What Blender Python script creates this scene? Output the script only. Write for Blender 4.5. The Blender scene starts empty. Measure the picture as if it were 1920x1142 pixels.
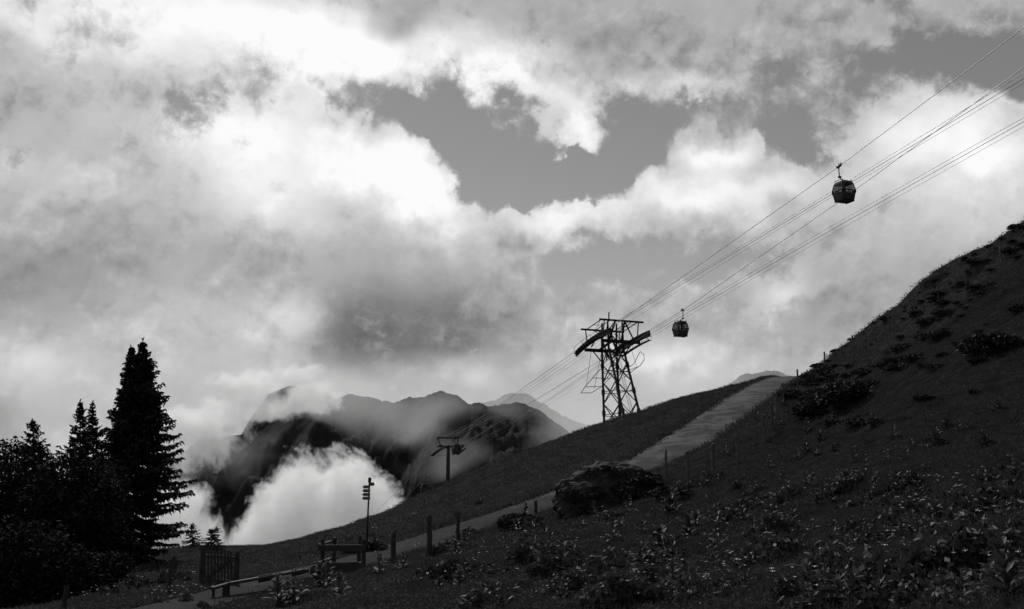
import bpy, bmesh, math, random
import numpy as np
from mathutils import Vector, Matrix

R = math.radians
random.seed(7)
rng = np.random.default_rng(7)
sc = bpy.context.scene
col = sc.collection

# ------------------------------------------------------------------ camera
F = 1884.0                      # focal length in pixels of a 1920 wide frame
PITCH = R(9.99)
cam_d = bpy.data.cameras.new('camera')
cam_d.sensor_width = 36.0
cam_d.lens = 36.0 * F / 1920.0
cam_d.clip_start = 0.1
cam_d.clip_end = 30000
cam = bpy.data.objects.new('camera', cam_d)
cam.location = (0, 0, 0)
cam.rotation_euler = (R(90) + PITCH, 0, 0)
col.objects.link(cam)
sc.camera = cam


def ray(px, py):
    """horizontal-forward normalised direction (x, 1, z) of a bearing measured on the photograph"""
    a, b = (px - 960.0) / F, (571.0 - py) / F
    y = math.cos(PITCH) - math.sin(PITCH) * b
    z = math.sin(PITCH) + math.cos(PITCH) * b
    return a / y, z / y


def at(px, py, d):
    x, z = ray(px, py)
    return Vector((x * d, d, z * d))


# ------------------------------------------------------------------ render settings
sc.view_settings.view_transform = 'Standard'
sc.view_settings.look = 'None'
sc.view_settings.gamma = 1
sc.view_settings.exposure = 0
sc.render.engine = 'CYCLES'
cy = sc.cycles
cy.use_denoising = True
cy.denoiser = 'OPENIMAGEDENOISE'
cy.use_adaptive_sampling = True
cy.adaptive_threshold = 0.03
cy.adaptive_min_samples = 16
cy.max_bounces = 10
cy.diffuse_bounces = 2
cy.glossy_bounces = 2
cy.transmission_bounces = 3
cy.transparent_max_bounces = 8
cy.volume_bounces = 9
cy.volume_step_rate = 1.0
cy.volume_max_steps = 256

# ------------------------------------------------------------------ sun (high, ahead and to the left, veiled by cloud)
SUN_AZ, SUN_EL = R(-20), R(44)
sun_d = bpy.data.lights.new('sun', 'SUN')
sun_d.energy = 2.4
sun_d.angle = R(2)
sun_d.color = (1.0, 0.995, 0.985)
sun = bpy.data.objects.new('sun', sun_d)
sdir = Vector((math.sin(SUN_AZ) * math.cos(SUN_EL), math.cos(SUN_AZ) * math.cos(SUN_EL), math.sin(SUN_EL)))
sun.rotation_euler = sdir.to_track_quat('Z', 'Y').to_euler()
sun.location = (-20, 40, 60)
col.objects.link(sun)


# ------------------------------------------------------------------ node helpers
class NT:
    def __init__(self, tree):
        self.t = tree

    def n(self, kind, **kw):
        nd = self.t.nodes.new(kind)
        for k, v in kw.items():
            setattr(nd, k, v)
        return nd

    def link(self, a, b):
        self.t.links.new(a, b)

    def put(self, sock, v):
        if isinstance(v, bpy.types.NodeSocket):
            self.t.links.new(v, sock)
        else:
            sock.default_value = v

    def m(self, op, a, b=0.0, c=0.0, clamp=False):
        nd = self.n('ShaderNodeMath', operation=op, use_clamp=clamp)
        self.put(nd.inputs[0], a)
        self.put(nd.inputs[1], b)
        self.put(nd.inputs[2], c)
        return nd.outputs[0]

    def v(self, op, a, b=(0, 0, 0), scale=None):
        nd = self.n('ShaderNodeVectorMath', operation=op)
        self.put(nd.inputs[0], a)
        self.put(nd.inputs[1], b)
        if scale is not None:
            self.put(nd.inputs['Scale'], scale)
        return nd.outputs['Value'] if op in ('LENGTH', 'DOT_PRODUCT') else nd.outputs[0]

    def noise(self, vec, scale, detail=6, rough=.55, lac=2.0, dist=0.0, out='Fac', typ='FBM'):
        nd = self.n('ShaderNodeTexNoise', noise_type=typ)
        self.put(nd.inputs['Vector'], vec)
        nd.inputs['Scale'].default_value = scale
        nd.inputs['Detail'].default_value = detail
        nd.inputs['Roughness'].default_value = rough
        nd.inputs['Lacunarity'].default_value = lac
        nd.inputs['Distortion'].default_value = dist
        return nd.outputs[out]

    def rng(self, v, a, b, c=0.0, d=1.0, interp='LINEAR'):
        nd = self.n('ShaderNodeMapRange', interpolation_type=interp)
        self.put(nd.inputs[0], v)
        for i, q in enumerate((a, b, c, d)):
            self.put(nd.inputs[1 + i], q)
        return nd.outputs[0]

    def clump(self, vec, c):
        ca, cb, ra, rb, rot = c[:5]
        mp = self.n('ShaderNodeMapping', vector_type='TEXTURE')
        self.put(mp.inputs['Vector'], vec)
        mp.inputs['Location'].default_value = (ca, cb, 0)
        mp.inputs['Rotation'].default_value = (0, 0, rot)
        mp.inputs['Scale'].default_value = (ra, rb, 1)
        return self.m('POWER', math.exp(-1.0), self.v('DOT_PRODUCT', mp.outputs[0], mp.outputs[0]))

    def blobs(self, vec, lst, start):
        """sum of soft elliptical clumps: (centre_a, centre_b, radius_a, radius_b, turn, strength)"""
        acc = start
        for c in lst:
            acc = self.m('MULTIPLY_ADD', self.clump(vec, c), c[5], acc)
        return acc


# ------------------------------------------------------------------ world: daylight sky with broken cloud
world = bpy.data.worlds.new('World')
sc.world = world
world.use_nodes = True
world.cycles.sampling_method = 'NONE'
wt = world.node_tree
wt.nodes.clear()
W = NT(wt)
DEG = 100.0 / F                 # one cloud unit: about three degrees


def cl(px, py, rx, ry, rot=0.0, s=1.0, light=0.0):
    """cloud clump centred on a bearing; sizes in hundredths of the focal length"""
    x, z = ray(px, py)
    az = math.atan2(x, 1.0)
    el = math.atan2(z, math.sqrt(1 + x * x))
    return (az / DEG, el / DEG, rx / 100.0, ry / 100.0, -R(rot), s, light)
tc = W.n('ShaderNodeTexCoord')
dirv = W.v('NORMALIZE', tc.outputs['Generated'])
sep = W.n('ShaderNodeSeparateXYZ')
W.link(dirv, sep.inputs[0])
az = W.m('ARCTAN2', sep.outputs[0], sep.outputs[1])
el = W.m('ARCSINE', sep.outputs[2])
cmb = W.n('ShaderNodeCombineXYZ')
W.link(W.m('DIVIDE', az, DEG), cmb.inputs[0])
W.link(W.m('DIVIDE', el, DEG), cmb.inputs[1])
P = cmb.outputs[0]
# turbulence of the air bends every clump: a slow bend and a fine curl
w1 = W.v('SUBTRACT', W.noise(dirv, 9.0, 3, .5, out='Color'), (.5, .5, .5))
w2 = W.v('SUBTRACT', W.noise(dirv, 30.0, 4, .6, out='Color'), (.5, .5, .5))
w1f = W.v('MULTIPLY', w1, (1.8, 1.5, 0))
w2f = W.v('MULTIPLY', w2, (1.0, 1.0, 0))
P1 = W.v('ADD', W.v('ADD', P, w1f), w2f)
P2 = W.v('ADD', P, w1f)

SKY_GAPS = [
    cl(945, 300, 215, 82, 14, -1.5), cl(780, 228, 95, 40, 15, -1.0), cl(1150, 330, 110, 80, 0, -1.0),
    cl(895, 385, 60, 45, 30, -.9), cl(1230, 215, 130, 40, 0, -.6), cl(1230, 300, 60, 60, 0, -.7),
    cl(1490, 270, 90, 66, 25, -1.15), cl(1640, 150, 150, 50, -8, -.8), cl(1850, 150, 130, 70, -15, -1.05),
    cl(1430, 130, 100, 44, 0, -.55), cl(345, 190, 44, 46, 0, -.62), cl(640, 178, 66, 36, 0, -.6),
    cl(1110, 495, 150, 46, -8, -.9), cl(1330, 500, 140, 40, -12, -.6), cl(8, 300, 26, 26, 0, -.7),
    cl(850, 165, 70, 26, 0, -.4), cl(1480, 470, 80, 40, -20, -.5),
    cl(1560, 40, 90, 40, 0, -.3), cl(1390, 620, 130, 44, -20, -.5), cl(1130, 660, 90, 40, 0, -.4),
]
BANKS = [   # banks standing in the gaps: how thick and how much lighter
    cl(1110, 262, 66, 34, 35, 1.5, .3), cl(1355, 285, 80, 30, 0, 1.6, .27), cl(1345, 360, 165, 50, 4, 1.7, .3), cl(1240, 340, 40, 34, 0, .7, .05),
    cl(1050, 400, 128, 35, -4, 1.7, .31), cl(680, 325, 140, 86, 26, 1.0, .32), cl(800, 385, 105, 54, 38, .8, .3), cl(1690, 255, 120, 66, -22, .8, .2),
    cl(1490, 365, 66, 30, 0, .8, .05), cl(1860, 275, 110, 60, 0, .8, .22), cl(650, 262, 34, 22, 0, .7, .05),
    cl(765, 290, 20, 24, 0, .9, .1), cl(1260, 650, 90, 40, 0, .9, .14), cl(1450, 540, 60, 34, -30, .8, .12), cl(960, 180, 150, 36, 14, .4, .2), cl(1270, 170, 110, 30, 0, .4, .18),
]
D = W.blobs(P1, SKY_GAPS, 0.86)
B = 0.665
for c in BANKS:
    gk = W.clump(P1, c)
    D = W.m('MULTIPLY_ADD', gk, c[5], D)
    B = W.m('MULTIPLY_ADD', gk, c[6], B)
nbig = W.noise(dirv, 12.0, 6, .55)
wv = W.v('ADD', dirv, W.v('SCALE', w2, scale=.035))
nfin = W.noise(wv, 40.0, 5, .62)
vor = W.n('ShaderNodeTexVoronoi', voronoi_dimensions='3D', feature='F1', normalize=True)
W.link(wv, vor.inputs['Vector'])
vor.inputs['Scale'].default_value = 26.0
vor.inputs['Detail'].default_value = 2.0
vor.inputs['Roughness'].default_value = .55
puff = W.m('SUBTRACT', 1.0, vor.outputs['Distance'])
D = W.m('MULTIPLY_ADD', W.m('SUBTRACT', nbig, .5), 1.5, D)
D = W.m('MULTIPLY_ADD', W.m('SUBTRACT', nfin, .5), 1.2, D)
D = W.m('MULTIPLY_ADD', W.m('SUBTRACT', puff, .62), .55, D)
cov = W.rng(D, .22, .94, 0, 1, 'SMOOTHSTEP')
edge = W.rng(D, .62, 1.12, 1.0, .16, 'SMOOTHSTEP')

LIGHT = [
    cl(320, 10, 360, 90, 0, .31), cl(20, 60, 120, 40, 0, .16), cl(560, 90, 120, 90, 0, .2), cl(170, 190, 150, 70, 0, .06),
    cl(440, 235, 130, 60, 0, .26), cl(490, 350, 150, 80, 20, .24), cl(130, 340, 180, 60, 0, .10), cl(80, 500, 200, 70, 0, -.10),
    cl(860, 590, 180, 80, 10, -.16), cl(720, 650, 150, 70, 0, -.18), cl(480, 480, 130, 50, 0, -.02),
    cl(290, 620, 160, 90, 0, .08), cl(520, 610, 90, 36, 0, .13), cl(960, 545, 80, 50, 25, .03),
    cl(880, 115, 210, 56, 8, .22), cl(670, 100, 110, 60, 0, .2), cl(1110, 45, 130, 36, 0, -.06),
    cl(745, 28, 56, 28, 0, -.2), cl(1800, 350, 170, 90, 0, .15),
    cl(1600, 590, 200, 60, 0, -.05), cl(1270, 680, 110, 40, 0, .2), cl(1470, 555, 60, 40, 0, .12),
    cl(1060, 610, 90, 26, 0, .10), cl(40, 680, 80, 50, 0, .2), cl(6, 760, 36, 44, 0, -.3),
    cl(180, 700, 120, 60, 0, -.03), cl(500, 680, 110, 50, -20, .08), cl(575, 620, 60, 50, 0, .09),
    cl(650, 640, 60, 60, 0, -.06), cl(1600, 80, 200, 50, 0, -.03), cl(870, 715, 60, 18, 10, .16),
]
B = W.blobs(P2, LIGHT, B)
# relief: the side of each billow towards the sun is lighter
toward = Vector((-.35, .0, .94)) * .012
nA = W.noise(dirv, 22.0, 5, .58)
nB = W.noise(W.v('ADD', dirv, tuple(toward)), 22.0, 5, .58)
rel = W.m('MULTIPLY', W.m('SUBTRACT', nA, nB), edge)
B = W.m('MULTIPLY_ADD', rel, .65, B)
B = W.m('MULTIPLY_ADD', W.m('MULTIPLY', W.m('SUBTRACT', puff, .62), edge), .22, B)
B = W.m('MULTIPLY_ADD', W.m('SUBTRACT', nbig, .5), .13, B)
B = W.m('MULTIPLY_ADD', W.m('MULTIPLY', W.m('SUBTRACT', nfin, .5), edge), .18, B)
# thin veils at the rims let the sun through
rim = W.m('MULTIPLY', cov, W.m('SUBTRACT', 1.0, cov))
B = W.m('MULTIPLY_ADD', rim, .10, B)
# cloud away from the sun is lit from the front only and is duller
sdot = W.m('MAXIMUM', W.v('DOT_PRODUCT', dirv, tuple(sdir)), -1.0)
B = W.m('MULTIPLY', B, W.rng(sdot, -.3, .72, .62, 1.0, 'SMOOTHSTEP'))
B = W.rng(B, .2, .985, .2, .985)
Blin = W.m('POWER', B, 2.2)

skytex = W.n('ShaderNodeTexSky', sky_type='NISHITA', sun_disc=False)
skytex.sun_elevation = SUN_EL
skytex.sun_rotation = SUN_AZ
skytex.altitude = 1800
skytex.air_density = 1.0
skytex.dust_density = .5
bw = W.n('ShaderNodeRGBToBW')
W.link(skytex.outputs[0], bw.inputs[0])
SKY_STRENGTH = 0.10
bluesky = W.m('MULTIPLY', bw.outputs[0], .74)
cloudv = W.m('DIVIDE', Blin, SKY_STRENGTH)
mixn = W.n('ShaderNodeMix', data_type='FLOAT')
W.link(cov, mixn.inputs[0])
W.link(bluesky, mixn.inputs[2])
W.link(cloudv, mixn.inputs[3])
bg = W.n('ShaderNodeBackground')
bg.inputs['Strength'].default_value = SKY_STRENGTH
W.link(mixn.outputs[0], bg.inputs['Color'])
wo = W.n('ShaderNodeOutputWorld')
W.link(bg.outputs[0], wo.inputs['Surface'])


# ------------------------------------------------------------------ numeric noise
def _hash(ix, iy, seed):
    h = (ix.astype(np.int64) * 374761393 + iy.astype(np.int64) * 668265263 + seed * 1442695041) & 0xffffffff
    h = ((h ^ (h >> 13)) * 1274126177) & 0xffffffff
    return ((h ^ (h >> 16)) & 0xffff) / 65535.0


def vnoise(x, y, seed=0):
    ix, iy = np.floor(x), np.floor(y)
    fx, fy = x - ix, y - iy
    fx = fx * fx * fx * (fx * (fx * 6 - 15) + 10)
    fy = fy * fy * fy * (fy * (fy * 6 - 15) + 10)
    a, b = _hash(ix, iy, seed), _hash(ix + 1, iy, seed)
    c, d = _hash(ix, iy + 1, seed), _hash(ix + 1, iy + 1, seed)
    return (a + (b - a) * fx) * (1 - fy) + (c + (d - c) * fx) * fy


def fbm(x, y, octv=4, seed=0, gain=.5):
    s, a, t = 0.0, 1.0, 0.0
    for k in range(octv):
        s = s + a * (vnoise(x, y, seed + k * 17) - .5)
        t += a
        a *= gain
        x, y = x * 2.03 + 11.3, y * 2.03 - 7.7
    return s / t


# ------------------------------------------------------------------ lay of the land
def smooth(a, b, x):
    t = np.clip((x - a) / (b - a), 0, 1)
    return t * t * (3 - 2 * t)


# middle of the track, from the gate up to the crest (bearing, distance)
TRACK = [(150, 1180, 21.5), (300, 1142, 25), (420, 1112, 29), (520, 1082, 33), (620, 1060, 36.5), (720, 1037, 40), (870, 990, 44),
         (1030, 940, 48), (1120, 905, 50.5), (1210, 869, 53.5), (1275, 832, 57), (1340, 789, 62.5), (1395, 751, 69),
         (1432, 727, 77), (1458, 713, 84), (1480, 706.5, 91), (1497, 711, 101), (1510, 724, 113)]
track_ctrl = np.array([list(at(*t)) for t in TRACK])


def catmull(pts, n):
    pts = np.vstack([2 * pts[0] - pts[1], pts, 2 * pts[-1] - pts[-2]])
    out = []
    for i in range(1, len(pts) - 2):
        p0, p1, p2, p3 = pts[i - 1:i + 3]
        for t in np.linspace(0, 1, n, endpoint=False):
            out.append(.5 * ((2 * p1) + (p2 - p0) * t + (2 * p0 - 5 * p1 + 4 * p2 - p3) * t * t + (3 * p1 - p0 - 3 * p2 + p3) * t ** 3))
    out.append(pts[-2])
    return np.array(out)


track = catmull(track_ctrl, 14)
TRACK_HALF = 1.68

GROUND = [  # bearing and distance of places on the open slope
    (960, 1142, 13), (700, 1142, 16), (1200, 1142, 10.5), (1450, 1142, 8.5), (1700, 1142, 6.6), (1900, 1142, 5.4),
    (500, 1142, 21), (100, 1160, 24), (-200, 1200, 24), (40, 1100, 40), (225, 1060, 52), (-150, 1100, 60),
    (800, 1080, 22), (1000, 1050, 19.5), (1100, 1000, 26), (900, 1030, 30), (1250, 970, 29), (1350, 930, 33), (1500, 1000, 18.5),
    (1700, 1000, 13), (1880, 1000, 10), (1500, 900, 29), (1700, 900, 19), (1880, 900, 15), (1450, 850, 42),
    (1600, 800, 34), (1750, 800, 27), (1900, 800, 22), (1560, 745, 52), (1700, 700, 43), (1900, 700, 33), (1800, 620, 50),
    (1900, 560, 52), (1100, 950, 40),
    # the fence line up the steep slope and the skyline just behind it
    (1470, 750, 66), (1496, 724, 84), (1547, 690, 86), (1599, 662, 82), (1667, 622, 79), (1714, 588, 77), (1760, 559, 76),
    (1812, 538, 74), (1878, 490, 73),
    (1518, 690, 99), (1560, 655, 93), (1600, 629, 91), (1650, 592, 88), (1720, 545, 86), (1800, 490, 84), (1850, 460, 83), (1920, 415, 82), (2050, 330, 80),
    # shoulder of the slope below the tower
    (330, 1036, 62), (440, 1040, 58), (500, 1024, 60), (600, 1017, 64), (630, 1005, 66), (700, 970, 76), (760, 940, 84),
    (800, 925, 88), (880, 893, 94), (1000, 853, 99), (1131, 806, 103), (1200, 778, 105), (1300, 744, 105), (1380, 720, 103),
    (1440, 705, 100),
    (620, 1035, 46), (760, 985, 55), (900, 940, 62), (1000, 905, 66), (1100, 865, 66), (1200, 815, 74), (1300, 770, 80), (1380, 732, 84),
    (330, 1060, 44), (450, 1062, 46),
]
gp = [list(at(*g)) for g in GROUND] + [list(p) for p in track_ctrl]
# land behind the skyline falls away, and the slope goes on outside the view
for (px, py, d), back, drop in [((330, 1036, 62), 40, 12), ((500, 1024, 60), 45, 10), ((600, 1017, 64), 45, 9), ((700, 970, 76), 45, 8),
                                ((800, 925, 88), 45, 8), ((880, 893, 94), 45, 7), ((1000, 853, 99), 45, 6), ((1160, 795, 104), 40, 4.5),
                                ((1300, 744, 105), 40, 4.5), ((1400, 712, 102), 40, 5), ((1520, 685, 98), 40, 5), ((1650, 592, 88), 40, 4),
                                ((1800, 490, 84), 40, 3), ((1920, 415, 82), 40, 2), ((100, 1060, 70), 40, 14)]:
    p = at(px, py, d)
    q = p * ((d + back) / d)
    gp.append([q.x, q.y, p.z - drop])
gp += [[-40, 240, -42], [-6, 207, -7.5], [-60, 150, -34], [30, 200, -4], [60, 220, 4], [-80, 70, -24], [-80, 20, -18],
       [0, 0, -1.62], [0, 5, -1.7], [-10, 0, -3.4], [-30, 0, -7.5], [10, 0, 1.2], [30, 0, 9], [60, 20, 22], [70, 70, 30], [0, -20, -1.9], [25, -20, 7],
       [-25, -20, -7], [80, 130, 30], [-120, 100, -48], [-12, 12, -3.1], [2, 8, -1.72]]
gp = np.array(gp)


def tps(r2):
    return .5 * r2 * np.log(r2 + 1e-9)


_A = gp[:, :2]
_S = 50.0
_K = tps(((_A[:, None] - _A[None]) / _S) ** 2 @ np.ones(2)) + np.eye(len(_A)) * .0012
_Pm = np.c_[np.ones(len(_A)), _A / _S]
_M = np.block([[_K, _Pm], [_Pm.T, np.zeros((3, 3))]])
_w = np.linalg.solve(_M, np.r_[gp[:, 2], 0, 0, 0])


def base_h(x, y):
    x, y = np.asarray(x, float), np.asarray(y, float)
    xc, yc = np.clip(x, -120, 100), np.clip(y, -25, 245)
    o = np.full(xc.shape, _w[-3]) + _w[-2] * xc / _S + _w[-1] * yc / _S
    for i in range(len(_A)):
        o = o + _w[i] * tps(((xc - _A[i, 0]) / _S) ** 2 + ((yc - _A[i, 1]) / _S) ** 2)
    out = np.maximum(y - 245, 0) * .45 + np.maximum(-120 - x, 0) * .4
    return np.maximum(o - out, -260)


def track_near(x, y):
    """distance to the middle of the track, and the track's height there"""
    best = np.full(np.shape(x), 1e9)
    bz = np.zeros(np.shape(x))
    for a, b in zip(track[:-1], track[1:]):
        d = b - a
        L2 = d[0] ** 2 + d[1] ** 2
        t = np.clip(((x - a[0]) * d[0] + (y - a[1]) * d[1]) / L2, 0, 1)
        dist = np.hypot(x - a[0] - t * d[0], y - a[1] - t * d[1])
        m = dist < best
        best = np.where(m, dist, best)
        bz = np.where(m, a[2] + t * d[2], bz)
    return best, bz


def ground_h(x, y):
    x, y = np.asarray(x, float), np.asarray(y, float)
    h = base_h(x, y)
    dist = np.hypot(x, y)
    near = 1 - smooth(150, 260, dist)
    bump = fbm(x / 7.0, y / 7.0, 3, 5) * 1.1 * smooth(12, 40, dist) + fbm(x / 2.2, y / 2.2, 3, 9) * .36 * smooth(3, 20, dist) + fbm(x / .9, y / .9, 2, 19) * .2 * smooth(5, 14, dist) * (1 - smooth(60, 90, dist))
    steep = smooth(6, 16, h) * smooth(8, 20, x)
    bump = bump + steep * fbm(x / 3.2, y / 3.2, 4, 31) * 1.9
    td, tz = track_near(x, y)
    away = smooth(1.5, 4.5, td)
    h = h + bump * near * away
    flat = 1 - smooth(1.75, 3.6, td)
    return h * (1 - flat) + (tz - .05) * flat


def gz(x, y):
    return float(ground_h(np.array([x]), np.array([y]))[0])


# ------------------------------------------------------------------ mesh helpers
def new_obj(name, verts, faces, mat=None, parent=None, smooth_shade=False):
    me = bpy.data.meshes.new(name)
    me.from_pydata([tuple(v) for v in verts], [], [tuple(f) for f in faces])
    if smooth_shade:
        me.polygons.foreach_set('use_smooth', [True] * len(me.polygons))
    me.update()
    o = bpy.data.objects.new(name, me)
    if mat:
        me.materials.append(mat)
    col.objects.link(o)
    if parent:
        o.parent = parent
    return o


def np_mesh(name, V, Fq, mat=None, parent=None, smooth_shade=False):
    """fast mesh from arrays; Fq is (n, 3) or (n, 4)"""
    V = np.ascontiguousarray(V, dtype=np.float32)
    Fq = np.ascontiguousarray(Fq, dtype=np.int32)
    me = bpy.data.meshes.new(name)
    me.vertices.add(len(V))
    me.vertices.foreach_set('co', V.ravel())
    k = Fq.shape[1]
    me.loops.add(Fq.size)
    me.loops.foreach_set('vertex_index', Fq.ravel())
    me.polygons.add(len(Fq))
    me.polygons.foreach_set('loop_start', np.arange(0, Fq.size, k, dtype=np.int32))
    me.polygons.foreach_set('loop_total', np.full(len(Fq), k, dtype=np.int32))
    me.polygons.foreach_set('use_smooth', np.full(len(Fq), smooth_shade))
    me.update(calc_edges=True)
    if mat:
        me.materials.append(mat)
    o = bpy.data.objects.new(name, me)
    col.objects.link(o)
    if parent:
        o.parent = parent
    return o


def tag(o, label=None, cat=None, group=None, kind=None):
    if label:
        o['label'] = label
    if cat:
        o['category'] = cat
    if group:
        o['group'] = group
    if kind:
        o['kind'] = kind
    return o


def empty(name, loc, rz=0.0, label=None, cat=None, group=None):
    o = bpy.data.objects.new(name, None)
    o.empty_display_size = .2
    o.location = loc
    o.rotation_euler = (0, 0, rz)
    col.objects.link(o)
    return tag(o, label, cat, group)


def copy_tree(o, parent=None):
    c = o.copy()
    col.objects.link(c)
    c.parent = parent
    for ch in o.children:
        copy_tree(ch, c)
    return c


# ------------------------------------------------------------------ materials (the photograph is black and white: all greys)
MATS = {}


def mat(name, g, rough=.8, spec=.3, var=.25, scale=6.0, bump=0.0, bscale=30.0, metal=0.0, coords='Object', detail=5):
    m = bpy.data.materials.new(name)
    m.use_nodes = True
    t = NT(m.node_tree)
    b = m.node_tree.nodes['Principled BSDF']
    tcn = t.n('ShaderNodeTexCoord')
    vec = tcn.outputs[coords]
    if coords == 'Object' and var == 0:
        b.inputs['Base Color'].default_value = (g, g, g, 1)
    else:
        f = t.noise(vec, scale, detail, .6)
        r = t.rng(f, .3, .7, g * (1 - var), g * (1 + var))
        t.link(r, b.inputs['Base Color'])
    b.inputs['Roughness'].default_value = rough
    b.inputs['Specular IOR Level'].default_value = spec
    b.inputs['Metallic'].default_value = metal
    if bump:
        bn = t.n('ShaderNodeBump')
        bn.inputs['Strength'].default_value = bump
        bn.inputs['Distance'].default_value = .05
        t.link(t.noise(vec, bscale, 6, .65), bn.inputs['Height'])
        t.link(bn.outputs[0], b.inputs['Normal'])
    MATS[name] = m
    return m


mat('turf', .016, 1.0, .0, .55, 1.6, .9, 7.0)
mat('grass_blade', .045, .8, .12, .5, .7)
mat('leaf', .045, .6, .25, .35, 3.0)
mat('needle', .030, .8, .15, .3, 2.0)
mat('dark_leaf', .034, .75, .15, .5, 1.5)
mat('bark', .05, .95, .1, .4, 8.0, .6, 20.0)
mat('old_wood', .04, .75, .3, .4, 5.0, .5, 40.0)
mat('steel', .09, .55, .5, .25, 3.0)
mat('dark_steel', .03, .6, .2, .25, 3.0)
mat('rope_steel', .30, .4, .5, .1, 3.0, metal=.3)
mat('rock', .032, .9, .2, .5, 2.0, .8, 9.0)
mat('petal', .75, .7, .2, .1, 4.0)
mat('sign', .12, .5, .4, .1, 4.0)
mat('cabin_paint', .05, .6, .3, .15, 2.0)
mat('cabin_light', .25, .4, .5, .15, 2.0)
mat('grey_wood', .10, .8, .2, .4, 5.0, .5, 40.0)


def translucent(name, g, f):
    """thin leaves let part of the light through"""
    m_ = MATS[name]
    t_ = NT(m_.node_tree)
    b_ = m_.node_tree.nodes['Principled BSDF']
    tl = t_.n('ShaderNodeBsdfTranslucent')
    tl.inputs['Color'].default_value = (g, g, g, 1)
    mx_ = t_.n('ShaderNodeMixShader')
    mx_.inputs[0].default_value = f
    t_.link(b_.outputs[0], mx_.inputs[1])
    t_.link(tl.outputs[0], mx_.inputs[2])
    t_.link(mx_.outputs[0], m_.node_tree.nodes['Material Output'].inputs['Surface'])


translucent('grass_blade', .06, .2)
translucent('leaf', .05, .25)


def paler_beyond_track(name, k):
    """base colour is made paler across the track than on the near side"""
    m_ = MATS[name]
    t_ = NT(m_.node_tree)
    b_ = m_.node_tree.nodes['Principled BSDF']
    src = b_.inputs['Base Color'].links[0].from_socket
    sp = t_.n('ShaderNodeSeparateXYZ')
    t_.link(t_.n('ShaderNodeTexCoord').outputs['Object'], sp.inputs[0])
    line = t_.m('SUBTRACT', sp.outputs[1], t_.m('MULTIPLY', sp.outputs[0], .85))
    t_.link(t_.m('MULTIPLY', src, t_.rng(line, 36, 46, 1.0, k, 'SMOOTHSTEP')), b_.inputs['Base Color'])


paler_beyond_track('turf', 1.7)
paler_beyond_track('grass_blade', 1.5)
mat('tree_leaf', .022, .85, .06, .5, 1.5)


# ------------------------------------------------------------------ the ground: one sheet, fine near the camera, coarse out to the far valley
def axis(parts):
    out = []
    for a, b, s in parts:
        out += list(np.arange(a, b, s))
    out.append(parts[-1][1])
    return np.array(out)


gx = axis([(-9000, -2000, 700), (-2000, -400, 160), (-400, -130, 22), (-130, -62, 3.0), (-62, 62, .5), (62, 130, 3.0), (130, 400, 22), (400, 2000, 160), (2000, 9000, 700)])
gy = axis([(-3000, -200, 350), (-200, -20, 12), (-20, 2, 2.0), (2, 118, .5), (118, 260, 2.5), (260, 600, 20), (600, 2000, 140), (2000, 12000, 800)])
GX, GY = np.meshgrid(gx, gy)
GZ = ground_h(GX.ravel(), GY.ravel())
nx, ny = len(gx), len(gy)
idx = np.arange(nx * ny).reshape(ny, nx)
faces = np.stack([idx[:-1, :-1], idx[:-1, 1:], idx[1:, 1:], idx[1:, :-1]], -1).reshape(-1, 4)
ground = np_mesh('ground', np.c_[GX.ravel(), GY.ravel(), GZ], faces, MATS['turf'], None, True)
tag(ground, kind='structure')

GZ2 = GZ.reshape(ny, nx)


def grid_h(x, y):
    """height of the finished ground sheet"""
    x, y = np.asarray(x, float), np.asarray(y, float)
    i = np.clip(np.searchsorted(gx, x) - 1, 0, nx - 2)
    j = np.clip(np.searchsorted(gy, y) - 1, 0, ny - 2)
    u, v = (x - gx[i]) / (gx[i + 1] - gx[i]), (y - gy[j]) / (gy[j + 1] - gy[j])
    return (GZ2[j, i] * (1 - u) + GZ2[j, i + 1] * u) * (1 - v) + (GZ2[j + 1, i] * (1 - u) + GZ2[j + 1, i + 1] * u) * v


# ------------------------------------------------------------------ the track: pale worn gravel with darker patches
m = bpy.data.materials.new('track_gravel')
m.use_nodes = True
t = NT(m.node_tree)
b = m.node_tree.nodes['Principled BSDF']
vec = t.n('ShaderNodeTexCoord').outputs['Object']
n1 = t.noise(vec, .55, 7, .68, dist=.6)
n2 = t.noise(vec, 9.0, 6, .7)
sepp = t.n('ShaderNodeSeparateXYZ')
t.link(vec, sepp.inputs[0])
upper = t.rng(sepp.outputs[1], 46, 54, .15, 1.0, 'SMOOTHSTEP')      # earth and grass lower down, worn paving above
patch = t.m('MULTIPLY', t.rng(n1, .42, .62, .028, .085, 'SMOOTHSTEP'), upper)
t.link(t.m('MULTIPLY', patch, t.rng(n2, .3, .7, .55, 1.45)), b.inputs['Base Color'])
b.inputs['Roughness'].default_value = .85
b.inputs['Specular IOR Level'].default_value = .06
bn = t.n('ShaderNodeBump')
bn.inputs['Strength'].default_value = .5
bn.inputs['Distance'].default_value = .02
t.link(n2, bn.inputs['Height'])
t.link(bn.outputs[0], b.inputs['Normal'])
V, Fc = [], []
NA = 7
for i, p in enumerate(track):
    q = track[min(i + 1, len(track) - 1)] - track[max(i - 1, 0)]
    nrm = np.array([q[1], -q[0]]) / math.hypot(q[0], q[1])
    for k in range(NA):
        s = (k / (NA - 1) - .5) * 2
        wv_ = TRACK_HALF * (.5 + .5 * min(1, max(0, (p[1] - 36) / 14))) * (1 + .10 * float(fbm(np.array([i * .21]), np.array([s * 3.0 + 4]), 2, 3)[0]))
        V.append((p[0] + nrm[0] * s * wv_, p[1] + nrm[1] * s * wv_, p[2] + .05 * (1 - s * s) - .035 * (abs(s) > .95)))
for i in range(len(track) - 1):
    for k in range(NA - 1):
        a = i * NA + k
        Fc.append((a, a + 1, a + NA + 1, a + NA))
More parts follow.
